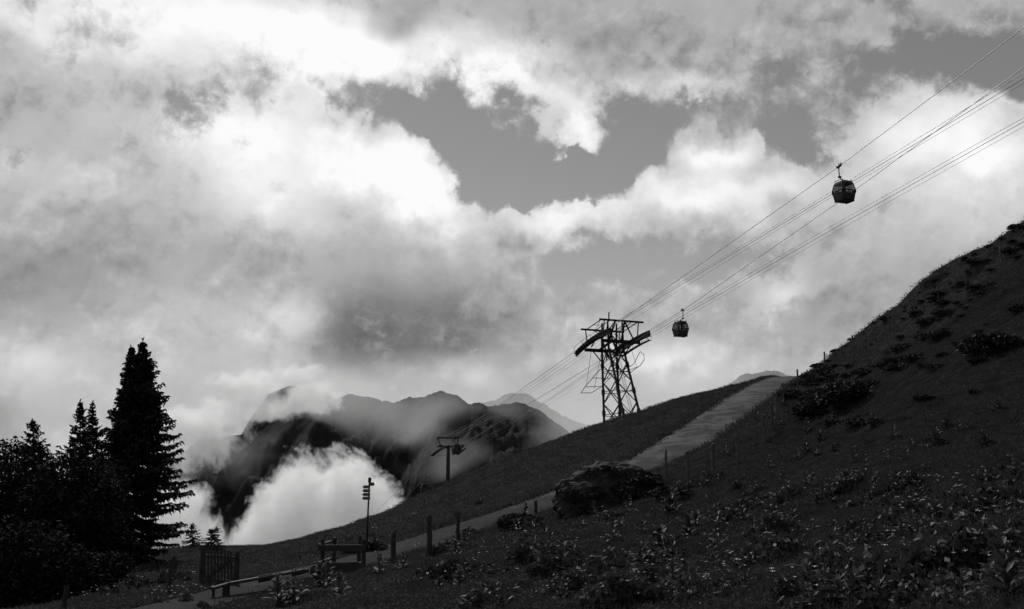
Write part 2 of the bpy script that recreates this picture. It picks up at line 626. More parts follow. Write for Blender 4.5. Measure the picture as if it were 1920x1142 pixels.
path = new_obj('path', V, Fc, m, None, True)
tag(path, kind='structure')


# ------------------------------------------------------------------ mountains beyond the valley
def ridge(name, pts, D, seed, foot, g, rough_px=3.0, length=900.0):
    """a mountain whose skyline runs through the given bearings at distance D"""
    P3 = np.array([list(at(px, py, D)) for px, py in pts])
    xs = np.linspace(P3[0, 0], P3[-1, 0], 420)
    zs = np.interp(xs, P3[:, 0], P3[:, 2])
    jag = fbm(xs / (D * .014), xs * 0, 6, seed, .62) * rough_px * 6.0 * D / F
    vs = np.concatenate([-np.linspace(1, 0, 90)[:-1] ** 1.35, np.linspace(0, 1, 16)])
    X, Vv = np.meshgrid(xs, vs)
    dist = np.abs(Vv) * length
    Y = D + Vv * length * 1.1 + fbm(X / (D * .05), Vv * 2, 3, seed + 8) * length * .12
    Z = np.tile(zs, (len(vs), 1)) + jag[None, :] * np.exp(-np.abs(Vv) * 25)
    # spurs and hollows on the face, growing away from the crest
    spur = .22 - np.abs(fbm(X / (D * .10), Y / (D * .16), 6, seed + 3, .55)) * 2.0
    fine = fbm(X / (D * .018), Y / (D * .018), 5, seed + 13, .6)
    Z = Z - dist * np.where(Vv < 0, .75, .9) + (spur * length * .16 + fine * length * .05) * np.minimum(1, dist / (length * .12))
    Z = np.maximum(Z, foot)
    ids = np.arange(X.size).reshape(X.shape)
    fc = np.stack([ids[:-1, :-1], ids[:-1, 1:], ids[1:, 1:], ids[1:, :-1]], -1).reshape(-1, 4)
    mm = mat(name + '_face', g, .95, .05, .45, .012, 0, 1)
    o = np_mesh(name, np.c_[X.ravel(), Y.ravel(), Z.ravel()], fc, mm, None, True)
    tag(o, kind='structure')
    return o


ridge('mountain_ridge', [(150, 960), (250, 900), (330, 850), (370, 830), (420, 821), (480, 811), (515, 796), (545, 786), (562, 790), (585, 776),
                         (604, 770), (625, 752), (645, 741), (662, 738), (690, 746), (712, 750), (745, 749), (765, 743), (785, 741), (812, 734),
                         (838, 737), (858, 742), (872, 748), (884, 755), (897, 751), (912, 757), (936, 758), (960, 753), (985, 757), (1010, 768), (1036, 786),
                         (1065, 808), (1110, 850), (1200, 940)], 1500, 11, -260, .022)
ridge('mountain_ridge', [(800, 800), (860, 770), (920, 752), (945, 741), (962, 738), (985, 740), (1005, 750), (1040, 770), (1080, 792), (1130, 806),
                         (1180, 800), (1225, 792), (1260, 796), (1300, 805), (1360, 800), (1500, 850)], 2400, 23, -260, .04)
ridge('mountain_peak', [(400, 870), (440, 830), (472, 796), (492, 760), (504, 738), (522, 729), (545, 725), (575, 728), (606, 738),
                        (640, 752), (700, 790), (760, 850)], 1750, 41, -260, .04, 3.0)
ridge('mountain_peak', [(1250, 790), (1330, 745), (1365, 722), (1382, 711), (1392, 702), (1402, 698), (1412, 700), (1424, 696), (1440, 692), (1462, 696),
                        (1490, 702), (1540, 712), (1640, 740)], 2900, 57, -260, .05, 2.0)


# ------------------------------------------------------------------ solid builders
class MB:
    def __init__(self):
        self.v, self.f = [], []

    def add(self, v, f):
        k = len(self.v)
        self.v += [Vector(p) for p in v]
        self.f += [tuple(i + k for i in q) for q in f]
        return self

    def frame(self, a, b):
        d = (b - a).normalized()
        up = Vector((0, 0, 1)) if abs(d.z) < .95 else Vector((0, 1, 0))
        s = d.cross(up).normalized()
        return s, s.cross(d).normalized()

    def bar(self, a, b, w, h=None, w2=None, h2=None):
        a, b = Vector(a), Vector(b)
        h = w if h is None else h
        w2, h2 = (w if w2 is None else w2), (h if h2 is None else h2)
        s, u = self.frame(a, b)
        v = []
        for p, ww, hh in ((a, w, h), (b, w2, h2)):
            v += [p - s * ww / 2 - u * hh / 2, p + s * ww / 2 - u * hh / 2, p + s * ww / 2 + u * hh / 2, p - s * ww / 2 + u * hh / 2]
        return self.add(v, [(3, 2, 1, 0), (4, 5, 6, 7), (0, 1, 5, 4), (1, 2, 6, 5), (2, 3, 7, 6), (3, 0, 4, 7)])

    def box(self, c, s):
        c, s = Vector(c), Vector(s) / 2
        v = [(c.x + i * s.x, c.y + j * s.y, c.z + k * s.z) for k in (-1, 1) for j in (-1, 1) for i in (-1, 1)]
        return self.add(v, [(0, 2, 3, 1), (4, 5, 7, 6), (0, 1, 5, 4), (2, 6, 7, 3), (0, 4, 6, 2), (1, 3, 7, 5)])

    def tube(self, pts, r, n=6, r2=None):
        pts = [Vector(p) for p in pts]
        v, f = [], []
        m_ = len(pts)
        for i, p in enumerate(pts):
            d = pts[min(i + 1, m_ - 1)] - pts[max(i - 1, 0)]
            s, u = self.frame(Vector((0, 0, 0)), d)
            rr = r if r2 is None else r + (r2 - r) * i / (m_ - 1)
            for k in range(n):
                a = 2 * math.pi * k / n
                v.append(p + s * math.cos(a) * rr + u * math.sin(a) * rr)
        for i in range(m_ - 1):
            for k in range(n):
                a, b2 = i * n + k, i * n + (k + 1) % n
                f.append((a, b2, b2 + n, a + n))
        f.append(tuple(range(n - 1, -1, -1)))
        f.append(tuple((m_ - 1) * n + k for k in range(n)))
        return self.add(v, f)

    def disc(self, c, axis, r, w, n=14):
        c, axis = Vector(c), Vector(axis).normalized()
        return self.tube([c - axis * w / 2, c + axis * w / 2], r, n)

    def build(self, name, mt, parent=None, smooth_shade=False):
        return new_obj(name, self.v, self.f, MATS[mt] if isinstance(mt, str) else mt, parent, smooth_shade)


# ------------------------------------------------------------------ the ropeway: two parallel vertical planes, one for each direction of travel
SL = .4
UX, UY = -SL / math.hypot(1, SL), 1 / math.hypot(1, SL)            # downhill, away from the camera
RZ = math.atan2(-UX, UY)
_x, _z = ray(1573, 312)
PL_A = 94 * (_x + SL)
GAUGE = 5.0
PL_C = PL_A + GAUGE * math.hypot(1, SL)


def on(pl, px, py):
    x, z = ray(px, py)
    d = pl / (x + SL)
    return Vector((x * d, d, z * d))


def extend(p, q, L):
    d = (q - p).normalized()
    return q + d * L


def rope(name, pts, r, label, group):
    o = MB().tube(pts, r, 6).build(name, 'rope_steel', None, True)
    return tag(o, label, 'cable', group)


def arc(p, q, rise, n=9):
    return [p.lerp(q, i / (n - 1)) + Vector((0, 0, rise * 4 * (i / (n - 1)) * (1 - i / (n - 1)))) for i in range(n)]


def sag(p, q, s, n=14):
    return arc(p, q, -s, n)


A1, A2 = on(PL_A, 1145, 614), on(PL_A, 1080, 658)
C1, C2 = on(PL_C, 1218, 619), on(PL_C, 1151, 660)
A3, A4 = on(PL_A, 838, 835), on(PL_A, 812, 851)
C3, C4 = on(PL_C, 869, 833), on(PL_C, 850, 849)
cabA = on(PL_A, 1573, 312)
exA = on(PL_A, 1920, 52)
cabC = on(PL_C, 1280, 582)
exC = on(PL_C, 1920, 126)
cab3 = on(PL_A, 852, 818.5)
cab4 = on(PL_C, 799, 894)
lowA = on(PL_A, 700, 966)
lowC = on(PL_C, 690, 1004)
ptsA = [extend(cabA, exA, 60), exA, cabA] + arc(A1, A2, .45) + [cab3] + arc(A3, A4, .25) + [lowA, extend(A4, lowA, 60)]
ptsC = [extend(cabC, exC, 60), exC, on(PL_C, 1566, 383), cabC] + arc(C1, C2, .3) + arc(C3, C4, .2) + [cab4, lowC, extend(cab4, lowC, 60)]
rope('haul_rope', ptsA, .032, 'thick dark haul rope carrying the topmost gondola, highest line at upper right', 'ropeway cables')
rope('haul_rope', ptsC, .032, 'thick haul rope carrying the gondola just right of the lattice tower', 'ropeway cables')
for (p0, p1, p2, p3, p4, r, lab) in [
    ((1920, 137), (1520, 383), (1160, 600), (1100, 650), (822, 825), .022, 'upper of the thin cables strung below the topmost haul rope'),
    ((1920, 147), (1520, 388), (1164, 602), (1104, 655), (824, 828), .022, 'middle of the thin cables strung below the topmost haul rope'),
    ((1920, 156), (1520, 393), (1182, 601), (1106, 660), (826, 832), .013, 'faintest of the thin cables strung below the topmost haul rope')]:
    a_, b_ = on(PL_A + .6, *p1), on(PL_A + .6, *p0)
    rope('steel_cable', [extend(a_, b_, 60), b_, a_, on(PL_A + .6, *p2), on(PL_A + .6, *p3)] + sag(on(PL_A + .6, *p3), on(PL_A + .6, *p4), .8)[1:], r, lab, 'ropeway cables')
for (p0, p1, p2, p3, p4, r, lab) in [
    ((1920, 220), (1567, 419), (1214, 625), (1124, 682), (856, 846), .022, 'upper of the lowest bundle of thin cables beside the lattice tower'),
    ((1920, 228), (1573, 423), (1210, 632), (1124, 686), (856, 850), .022, 'middle of the lowest bundle of thin cables beside the lattice tower'),
    ((1920, 237), (1584, 425), (1206, 640), (1126, 694), (856, 854), .013, 'faintest, lowest of the thin cables beside the lattice tower')]:
    a_, b_ = on(PL_C - .6, *p1), on(PL_C - .6, *p0)
    rope('steel_cable', [extend(a_, b_, 60), b_, a_, on(PL_C - .6, *p2), on(PL_C - .6, *p3)] + sag(on(PL_C - .6, *p3), on(PL_C - .6, *p4), .8)[1:], r, lab, 'ropeway cables')


def local_of(T):
    """world point -> (cross, along downhill, z) of a tower standing at T"""
    def f(p):
        dx, dy = p.x - T.x, p.y - T.y
        return Vector((dx * UY - dy * UX, dx * UX + dy * UY, p.z - T.z))
    return f


def sheaves(root, path, side, depth, nw):
    """curved wheel train with its side beam, wheels and gangway; path in tower coordinates"""
    bm_ = MB()
    low = [p + Vector((0, 0, -depth * .55)) for p in path]
    for p, q in zip(low[:-1], low[1:]):
        bm_.bar(p, q + (q - p) * .02, .22, depth)
    tr = bm_.build('sheave_beam', 'dark_steel', root)
    n = len(path) - 1
    for i in range(nw):
        tt = (i + .5) / nw * n
        k = min(int(tt), n - 1)
        c = path[k].lerp(path[k + 1], tt - k) + Vector((.14 * side, 0, -.26))
        MB().disc(c, (1, 0, 0), .23, .14, 12).build('sheave_wheel', 'dark_steel', tr)
    # gangway on brackets at the outer side
    gw = MB()
    out = [p + Vector((.75 * side, 0, -depth - .25)) for p in path[1:-1]]
    for p, q in zip(out[:-1], out[1:]):
        gw.bar(p, q, .55, .05)
    for p in out[::2]:
        gw.bar(p, p - Vector((.8 * side, 0, -.35)), .07)
    gw.build('gangway', 'dark_steel', root)
    hr = MB()
    hr.tube([p + Vector((.25 * side, 0, .95)) for p in out], .025, 5)
    for p in out[::2]:
        hr.bar(p + Vector((.25 * side, 0, 0)), p + Vector((.25 * side, 0, .95)), .04)
    hr.build('handrail', 'dark_steel', root)
    return tr


# ------------------------------------------------------------------ lattice tower on the crest
T1 = Vector(((PL_A + PL_C) / 2 - SL * 144.0, 144.0, 0.0))
g1 = gz(T1.x, T1.y)
tower = empty('lattice_tower', (T1.x, T1.y, 0), RZ, 'steel lattice ropeway tower with crossarms standing on the slope crest', 'tower', 'ropeway towers')
L1 = local_of(T1)


def leg_pt(sx, sy, z):
    k = (18.9 - z)
    return Vector((sx * (1.17 + .012 * max(k, 0)), -.245 * max(k, 0) + sy * (1.07 + .19 * max(k, 0) - (.05 * -k if k < 0 else 0)), z))


feet = {}
for sx in (-1, 1):
    for sy in (-1, 1):
        zf = 3.0
        for _ in range(6):
            p = leg_pt(sx, sy, zf)
            zf = gz(T1.x + p.x * UY + p.y * UX, T1.y - p.x * UX + p.y * UY)
        feet[(sx, sy)] = zf - .3
        lg = MB()
        lg.bar(leg_pt(sx, sy, zf - .3), leg_pt(sx, sy, 18.9), .27, .27, .24, .24)
        lg.bar(leg_pt(sx, sy, 18.9), leg_pt(sx, sy, 22.7), .24, .24, .18, .18)
        lo_ = lg.build('leg', 'dark_steel', tower)
        for zz in (16.4, 12.6, 9.6):
            p = leg_pt(sx, sy, zz)
            d = (leg_pt(sx, sy, zz + .3) - leg_pt(sx, sy, zz - .3))
            MB().bar(p - d * .6, p + d * .6, .38).build('splice_plate', 'dark_steel', lo_)
zl = [18.9, 16.6, 14.0, 10.9, 7.4, min(feet.values()) + .9]
for za, zb in zip(zl[:-1], zl[1:]):
    for (p, q) in (((-1, -1), (1, -1)), ((-1, 1), (1, 1)), ((-1, -1), (-1, 1)), ((1, -1), (1, 1))):
        a0, a1, b0, b1 = leg_pt(*p, za), leg_pt(*p, zb), leg_pt(*q, za), leg_pt(*q, zb)
        MB().bar(a0, b1, .13, .10).build('brace', 'dark_steel', tower)
        MB().bar(b0, a1, .11, .09).build('brace', 'dark_steel', tower)
        w0, w1 = (b0 - a0).length, (b1 - a1).length
        s = w0 / (w0 + w1)
        MB().bar(a0.lerp(a1, s), b0.lerp(b1, s), .09, .09).build('strut', 'dark_steel', tower)
# head: crossarms, deck frames and bracing
for y_, z_, x0, x1 in ((-1.6, 19.75, -2.6, 3.6), (1.7, 18.75, -3.6, 2.6)):
    MB().bar((x0, y_, z_), (x1, y_, z_), .36, .46).build('crossarm', 'dark_steel', tower)
for s in (-1, 1):
    MB().bar((s * 1.15, -1.6, 19.6), (s * 1.15, 1.7, 18.9), .26, .3).build('head_beam', 'dark_steel', tower)
    MB().bar((s * 1.15, -1.1, 19.6), (s * .4, 1.2, 17.4), .14).build('brace', 'dark_steel', tower)
    MB().bar((s * 2.5, -1.6, 19.8), (s * 1.1, -.9, 17.6), .16).build('brace', 'dark_steel', tower)
    MB().bar((s * 2.5, 1.7, 18.8), (s * 1.1, 1.1, 16.9), .16).build('brace', 'dark_steel', tower)
for y_, z_, dx in ((-2.4, 22.65, .25), (2.4, 21.85, -.35)):
    MB().bar((-3.5 + dx, y_, z_), (3.55 + dx, y_, z_ - .05), .2, .26).build('lifting_beam', 'dark_steel', tower)
    for s in (-1, 1):
        MB().bar((s * 2.75 + dx, y_, z_ - .1), (s * 2.75 + dx, y_ * .8, z_ - 2.5), .12).build('hanger_post', 'dark_steel', tower)
        MB().bar((s * .75, y_, z_ - .1), (s * 2.5, y_ * .75, z_ - 2.6), .15).build('brace', 'dark_steel', tower)
        MB().bar((s * .75, y_, z_ - .1), (s * 1.0, y_ * .35, z_ - 2.8), .22).build('head_post', 'dark_steel', tower)
        MB().bar((s * 1.9, y_, z_ - .1), (s * .7, -y_ * .3, z_ - 1.6), .09).build('brace', 'dark_steel', tower)
for s in (-1, 1):
    MB().bar((s * 3.0 - .05, -2.4, 22.6), (s * 3.0 - .05, 2.4, 21.8), .10).build('deck_rail', 'dark_steel', tower)
    MB().bar((s * 1.5 - .05, -2.4, 22.6), (s * 1.5 - .05, 2.4, 21.8), .08).build('deck_rail', 'dark_steel', tower)
    MB().bar((s * 3.0 - .05, 0.0, 22.2), (s * 1.5 - .05, 0.0, 22.2), .06).build('deck_rail', 'dark_steel', tower)
    MB().bar((s * 3.0 - .05, -2.3, 22.55), (s * 1.5 - .05, 2.3, 21.85), .05).build('deck_rail', 'dark_steel', tower)
sheaves(tower, [L1(p) for p in arc(A1, A2, .45)], -1, .85, 14)
sheaves(tower, [L1(p) for p in arc(C1, C2, .3)], 1, .85, 14)
# curved cabin guides slung below the arms
gd = MB()
lowr = [(-1.3, 8.0, 13.1), (-1.25, 6.6, 13.9), (-1.2, 4.2, 15.0), (-1.15, 1.8, 16.0)]
lowi = [(.1, 7.2, 13.1), (.7, 5.0, 13.9), (.9, 2.8, 14.9), (1.0, .6, 15.8)]
gd.tube(lowr, .05, 5).tube(lowi, .05, 5).tube([lowr[0], lowi[0]], .05, 5)
for i in (1, 2, 3):
    gd.tube([lowr[i], lowi[i]], .045, 5)
gd.build('cabin_guide', 'dark_steel', tower)
gd = MB()
upo = [(.9, -1.0, 15.6), (1.5, -3.4, 16.3), (1.5, -5.4, 17.9), (1.75, -6.0, 17.4), (1.8, -6.0, 16.7), (1.6, -5.2, 16.0), (1.3, -3.6, 15.4), (1.1, -1.4, 14.7)]
gd.tube(upo, .05, 5).tube([(1.4, -4.6, 15.8), (1.05, -1.2, 15.4)], .045, 5)
gd.build('cabin_guide', 'dark_steel', tower)
for a_, b_ in (((-2.6, 1.7, 18.6), (-1.25, 6.2, 14.0)), ((-.9, 1.7, 18.6), (-.1, 5.9, 13.6)), ((1.9, -1.6, 19.5), (1.45, -4.4, 16.0))):
    MB().tube([a_, b_], .03, 4).build('stay_wire', 'dark_steel', tower)
MB().bar((-1.75, -2.4, 22.75), (-1.75, -2.4, 23.7), .16, .10).bar((-1.75, -2.4, 23.55), (-1.5, -2.4, 23.85), .08).build('antenna', 'dark_steel', tower)
ld = MB()
pa, pb = leg_pt(1, -1, 6.5), leg_pt(1, -1, 17.6)
off = Vector((-.7, .9, 0))
for s in (-.2, .2):
    ld.tube([pa + off + Vector((s, 0, 0)), pb + off + Vector((s, 0, 0))], .03, 4)
for i in range(34):
    q = pa.lerp(pb, (i + .5) / 34) + off
    ld.tube([q - Vector((.2, 0, 0)), q + Vector((.2, 0, 0))], .018, 4)
ld.build('ladder', 'dark_steel', tower)

# ------------------------------------------------------------------ tubular tower further down
T2 = Vector((-13.35, 212.5, 0.0))
t2 = empty('mast_tower', (T2.x, T2.y, 0), RZ, 'single round mast ropeway tower with T shaped head, further down the slope', 'tower', 'ropeway towers')
L2 = local_of(T2)
g2 = gz(T2.x, T2.y)
MB().tube([(0, 0, g2 - .5), (0, 0, -.5), (0, 0, 7.3)], .52, 18, .36).build('mast', 'dark_steel', t2, True)
MB().tube([(0, 0, -1.0), (0, 0, -.8)], .5, 18).build('mast_flange', 'dark_steel', t2)
MB().bar((-2.3, 0, 7.25), (2.3, 0, 7.25), .4, .42).build('crossarm', 'dark_steel', t2)
MB().bar((-2.62, -.6, 9.1), (2.62, -.6, 9.1), .16, .18).build('lifting_beam', 'dark_steel', t2)
MB().bar((-2.62, .6, 8.95), (2.62, .6, 8.95), .14, .16).build('lifting_beam', 'dark_steel', t2)
for s in (-1, 1):
    MB().bar((s * 2.3, 0, 9.0), (s * 1.7, 0, 7.4), .2).build('head_post', 'dark_steel', t2)
    MB().bar((s * 2.3, 0, 9.0), (s * 2.45, .8, 7.5), .09).build('brace', 'dark_steel', t2)
for zz in (8.0, 8.5):
    MB().bar((-2.0, -.5, zz), (2.0, -.5, zz), .035).build('deck_rail', 'dark_steel', t2)
for xx in (-1.4, -.7, 0, .7, 1.4):
    MB().bar((xx, -.5, 7.4), (xx, -.5, 8.95), .035).build('deck_post', 'dark_steel', t2)
sheaves(t2, [L2(p) for p in arc(A3, A4, .25)], -1, .5, 8)
sheaves(t2, [L2(p) for p in arc(C3, C4, .2)], 1, .5, 8)
MB().tube([L2(A4) + Vector((0, 0, -.4)), L2(C4) + Vector((0, 0, -.5))], .03, 4).build('stay_wire', 'dark_steel', t2)
MB().tube([(1.1, -.6, 9.1), (1.1, -.6, 9.7)], .03, 4).build('antenna', 'dark_steel', t2)

# ------------------------------------------------------------------ gondola cabins
gm = bpy.data.materials.new('cabin_glass')
gm.use_nodes = True
t = NT(gm.node_tree)
b = gm.node_tree.nodes['Principled BSDF']
b.inputs['Base Color'].default_value = (.02, .02, .02, 1)
b.inputs['Roughness'].default_value = .08
tr = t.n('ShaderNodeBsdfTransparent')
tr.inputs['Color'].default_value = (.6, .6, .6, 1)
mx = t.n('ShaderNodeMixShader')
mx.inputs[0].default_value = .6
t.link(b.outputs[0], mx.inputs[1])
t.link(tr.outputs[0], mx.inputs[2])
t.link(mx.outputs[0], gm.node_tree.nodes['Material Output'].inputs['Surface'])
MATS['cabin_glass'] = gm


def make_cabin():
    """origin at the rope; local Y runs along the rope (downhill), cabin hangs below"""
    root = empty('gondola_cabin', (0, 0, 0), RZ)
    Z0 = -3.62                              # floor
    hx, hy = .98, 1.02
    lev = [(0, .80), (.16, .86), (.98, 1.0), (1.86, .80), (2.02, .70)]

    def ring(z, s, inset=0.0, ch=.16):
        a, b2 = hx * s - inset, hy * s - inset
        return [Vector((sx, sy, Z0 + z)) for sx, sy in ((-a + ch, -b2), (a - ch, -b2), (a, -b2 + ch), (a, b2 - ch), (a - ch, b2), (-a + ch, b2), (-a, b2 - ch), (-a, -b2 + ch))]

    def loft(rings, name, mt, cap0=False, cap1=False, par=root):
        v, f = [], []
        for r_ in rings:
            v += r_
        for i in range(len(rings) - 1):
            for k in range(8):
                f.append((i * 8 + k, i * 8 + (k + 1) % 8, (i + 1) * 8 + (k + 1) % 8, (i + 1) * 8 + k))
        if cap0:
            f.append(tuple(range(7, -1, -1)))
        if cap1:
            f.append(tuple((len(rings) - 1) * 8 + k for k in range(8)))
        return new_obj(name, v, f, MATS[mt], par)

    loft([ring(0, .80), ring(.16, .86), ring(.80, .97)], 'lower_shell', 'cabin_paint', True, False)
    MB().box((0, 0, Z0 + .06), (1.5, 1.56, .08)).build('floor', 'dark_steel', root)
    loft([ring(1.74, .828), ring(1.90, .79), ring(2.04, .66)], 'roof', 'cabin_paint', False, True)
    # belt rail, corner pillars and window bars leave openings that are glazed
    b_ = MB()
    rr = ring(.98, 1.0)
    for k in range(8):
        b_.bar(rr[k], rr[(k + 1) % 8], .06, .10)
    b_.build('belt_rail', 'cabin_paint', root)
    r0, r1, r2_ = ring(.78, .968), ring(.98, 1.0), ring(1.76, .825)
    for k in (0, 2, 4, 6):
        pl = MB()
        for q in (k - 1, k):
            pl.bar(r0[q], r1[q], .07).bar(r1[q], r2_[q], .07)
        v = [r0[k - 1], r0[k], r1[k], r1[k - 1], r2_[k], r2_[k - 1]]
        pl.add(v, [(0, 1, 2, 3), (3, 2, 4, 5)])
        pl.build('corner_pillar', 'cabin_paint', root)
    for k in (0, 2, 4, 6):
        a0, a1 = r1[k], r1[(k + 1) % 8]
        t0, t1 = r2_[k], r2_[(k + 1) % 8]
        l0, l1 = r0[k], r0[(k + 1) % 8]
        nb = 3 if k in (2, 6) else 2
        for i in range(nb):
            u0, u1 = i / nb, (i + 1) / nb
            pane = MB()
            pane.add([a0.lerp(a1, u0), a0.lerp(a1, u1), t0.lerp(t1, u1), t0.lerp(t1, u0)], [(0, 1, 2, 3)])
            pane.add([l0.lerp(l1, u0), l0.lerp(l1, u1), a0.lerp(a1, u1), a0.lerp(a1, u0)], [(0, 1, 2, 3)])
            pane.build('window_pane', 'cabin_glass', root)
            if i:
                MB().bar(l0.lerp(l1, u0), a0.lerp(a1, u0), .05).bar(a0.lerp(a1, u0), t0.lerp(t1, u0), .05).build('window_bar', 'cabin_paint', root)
    # light stripe, door leaves with handles on the travel side
    for sy in (-1, 1):
        MB().add([(-.70, sy * .955, Z0 + .62), (.70, sy * .955, Z0 + .62), (.72, sy * .985, Z0 + .74), (-.72, sy * .985, Z0 + .74)],
                 [(0, 1, 2, 3)]).build('stripe', 'cabin_light', root)
    for sy in (-.32, .32):
        dr = MB().add([(-.872, sy - .3, Z0 + .2), (-.872, sy + .3, Z0 + .2), (-.965, sy + .3, Z0 + .76), (-.965, sy - .3, Z0 + .76)],
                      [(0, 1, 2, 3)]).build('door_panel', 'cabin_paint', root)
        MB().bar((-1.0, sy * .2, Z0 + .7), (-1.0, sy * .2, Z0 + 1.0), .04).build('door_handle', 'dark_steel', dr)
    for sx in (-1, 1):
        MB().box((sx * .55, 0, Z0 + .45), (.42, 1.5, .5)).build('bench', 'dark_steel', root)
    for sx in (-1, 1):
        MB().bar((sx * .78, -.7, Z0 - .02), (sx * .78, .7, Z0 - .02), .12, .1).build('bumper', 'dark_steel', root)
    # ski rack at the sides of the roof
    for sx in (-1, 1):
        MB().tube([(sx * .66, -.6, Z0 + 1.9), (sx * .74, -.6, Z0 + 2.12), (sx * .74, .6, Z0 + 2.12), (sx * .66, .6, Z0 + 1.9)], .035, 5).build('roof_rail', 'dark_steel', root)
    MB().bar((0, -.45, Z0 + 2.06), (0, .45, Z0 + 2.06), .5, .14).build('roof_frame', 'dark_steel', root)
    ha = MB().tube([(.5, 0, Z0 + 2.02), (.42, 0, Z0 + 2.26), (.1, .02, Z0 + 2.42), (.0, .02, Z0 + 2.62), (-.04, 0, Z0 + 3.0), (-.03, 0, -.22), (0, 0, -.08)], .06, 7).build('hanger_arm', 'dark_steel', root, True)
    MB().box((.02, .02, Z0 + 2.5), (.26, .3, .16)).build('damper', 'dark_steel', ha)
    gr = MB()
    gr.bar((0, -.34, .05), (0, .34, -.08), .2, .16).bar((0, -.3, .1), (0, -.42, .28), .1).bar((0, .25, .0), (0, .48, .1), .1).bar((0, -.1, .05), (0, .05, .3), .08)
    gr.build('grip', 'dark_steel', ha)
    for ch in root.children:
        if ch.name.split('.')[0] != 'hanger_arm':
            ch.location.x += .5
    root.scale = (.85, .85, .96)
    return root


cabin = make_cabin()
CABINS = [(cabA, 'gondola cabin hanging high at upper right on the topmost haul rope'),
          (cabC, 'gondola cabin hanging just right of the lattice tower'),
          (cab3, 'small distant gondola cabin passing the head of the round mast tower'),
          (cab4, 'tiny gondola cabin half hidden behind the grassy crest, below the mast tower')]
for i, (p, lab) in enumerate(CABINS):
    o = cabin if i == 0 else copy_tree(cabin)
    o.location = p
    if i in (1, 3):
        o.rotation_euler = (0, 0, RZ + math.pi)
    tag(o, lab, 'gondola', 'gondola cabins on the ropeway')


# ------------------------------------------------------------------ finding places on the slope
def hit(px, py, d0=3.0, d1=140.0):
    """where the line of sight along a bearing first meets the ground"""
    x, z = ray(px, py)
    ds = np.geomspace(d0, d1, 900)
    h = grid_h(x * ds, ds)
    below = np.nonzero(z * ds < h)[0]
    d = ds[below[0]] if len(below) else d1
    return Vector((x * d, d, float(h[below[0]]) if len(below) else z * d))


# ------------------------------------------------------------------ fences of plain posts
def log_post(mb, base, h, r, lean=(0, 0), seed=0):
    rr = random.Random(seed)
    top = Vector(base) + Vector((lean[0], lean[1], h))
    b0 = Vector(base) - Vector((0, 0, .35))
    n = 8
    pts = [b0.lerp(top, k / 5) + Vector((rr.uniform(-.012, .012), rr.uniform(-.012, .012), 0)) for k in range(6)]
    mb.tube(pts, r * 1.05, n, r * .9)
    # slanted sawn top
    mb.v[-n:] = [v + Vector((0, 0, (v.x - top.x) * .45)) for v in mb.v[-n:]]
    return mb


def fence(name, posts, label, wires, r=.065, group=None, wood='old_wood', hmin=.5):
    """posts: (bearing x, top y, base y, distance or None)"""
    root = None
    tops = []
    for i, (px, y0, y1, d) in enumerate(posts):
        p = hit(px, y1) if d is None else at(px, y1, d)
        if d is not None:
            p.z = gz(p.x, p.y)
        if root is None:
            root = empty(name, p, 0, label, 'fence', group)
        tz = ray(px, y0)[1] * p.y
        h = max(hmin, min(tz - p.z, 1.7))
        ln = (random.uniform(-.05, .05), random.uniform(-.05, .05))
        lb = p - root.location
        log_post(MB(), lb, h, r * random.uniform(.85, 1.15), ln, i + 3).build('post', wood, root, False)
        tops.append((lb, h, ln))
    for f in wires:
        w = MB()
        pts = [b_ + Vector((l[0] * f - r, l[1] * f - r, h * f)) for b_, h, l in tops]
        full = []
        for a, b_ in zip(pts[:-1], pts[1:]):
            full += sag(a, b_, .03, 5)[:-1]
        full.append(pts[-1])
        w.tube(full, .0016, 4).build('wire', 'dark_steel', root)
    return root


fence('post_fence', [(738, 997, 1056, None), (806, 968, 1044, None), (860, 961, 1020, None), (1005, 938, 968, 43)],
      'row of four stout wooden posts along the near edge of the lower track', [.55, .9], .085)
fence('post_fence', [(1250, 872, 897, None), (1291.5, 868, 905, None), (1337.5, 843, 888, None), (1385, 820, 868, None), (1434, 777, 827, None), (1447, 760, 802, None), (1457, 743, 785, None),
                     (1469.5, 722, 758, None), (1496, 698, 726, None), (1547, 664, 692, None), (1599, 629, 664, None), (1667.5, 590, 624, None), (1714, 558, 590, None),
                     (1760, 528, 560, None), (1812, 503, 540, None), (1878, 458, 492, None)],
      'long line of thin posts climbing the steep hillside from the track to the skyline', [.6, .92], .07, None, 'grey_wood', 1.2)
fence('post_fence', [(119, 1098, 1150, 26), (316, 1050, 1114, 30), (322, 1045, 1076, 40), (329, 1057, 1076, 44)],
      'old wooden posts with a wire between the dark bushes and the picket gate', [.62], .07)
fence('post_fence', [(283, 1055, 1082, 42), (296, 1062, 1083, 44)], 'pair of short posts in the grass beside the foot of the tall spruce', [.7], .06)

# ------------------------------------------------------------------ picket gate
G0, G1 = at(376, 1108, 32.5), at(441, 1121, 31.0)
G0.z, G1.z = gz(G0.x, G0.y), gz(G1.x, G1.y)
gate = empty('picket_gate', G0, 0, 'dark wooden picket gate with a diagonal brace, standing between two posts', 'gate')
rel = lambda p: Vector(p) - G0


def at_line(px, py, P0, P1):
    """point on the upright plane through P0 and P1 seen along a bearing"""
    x, z = ray(px, py)
    dx, dy = P1.x - P0.x, P1.y - P0.y
    d = (P0.x * dy - P0.y * dx) / (x * dy - dx)
    return Vector((x * d, d, z * d))


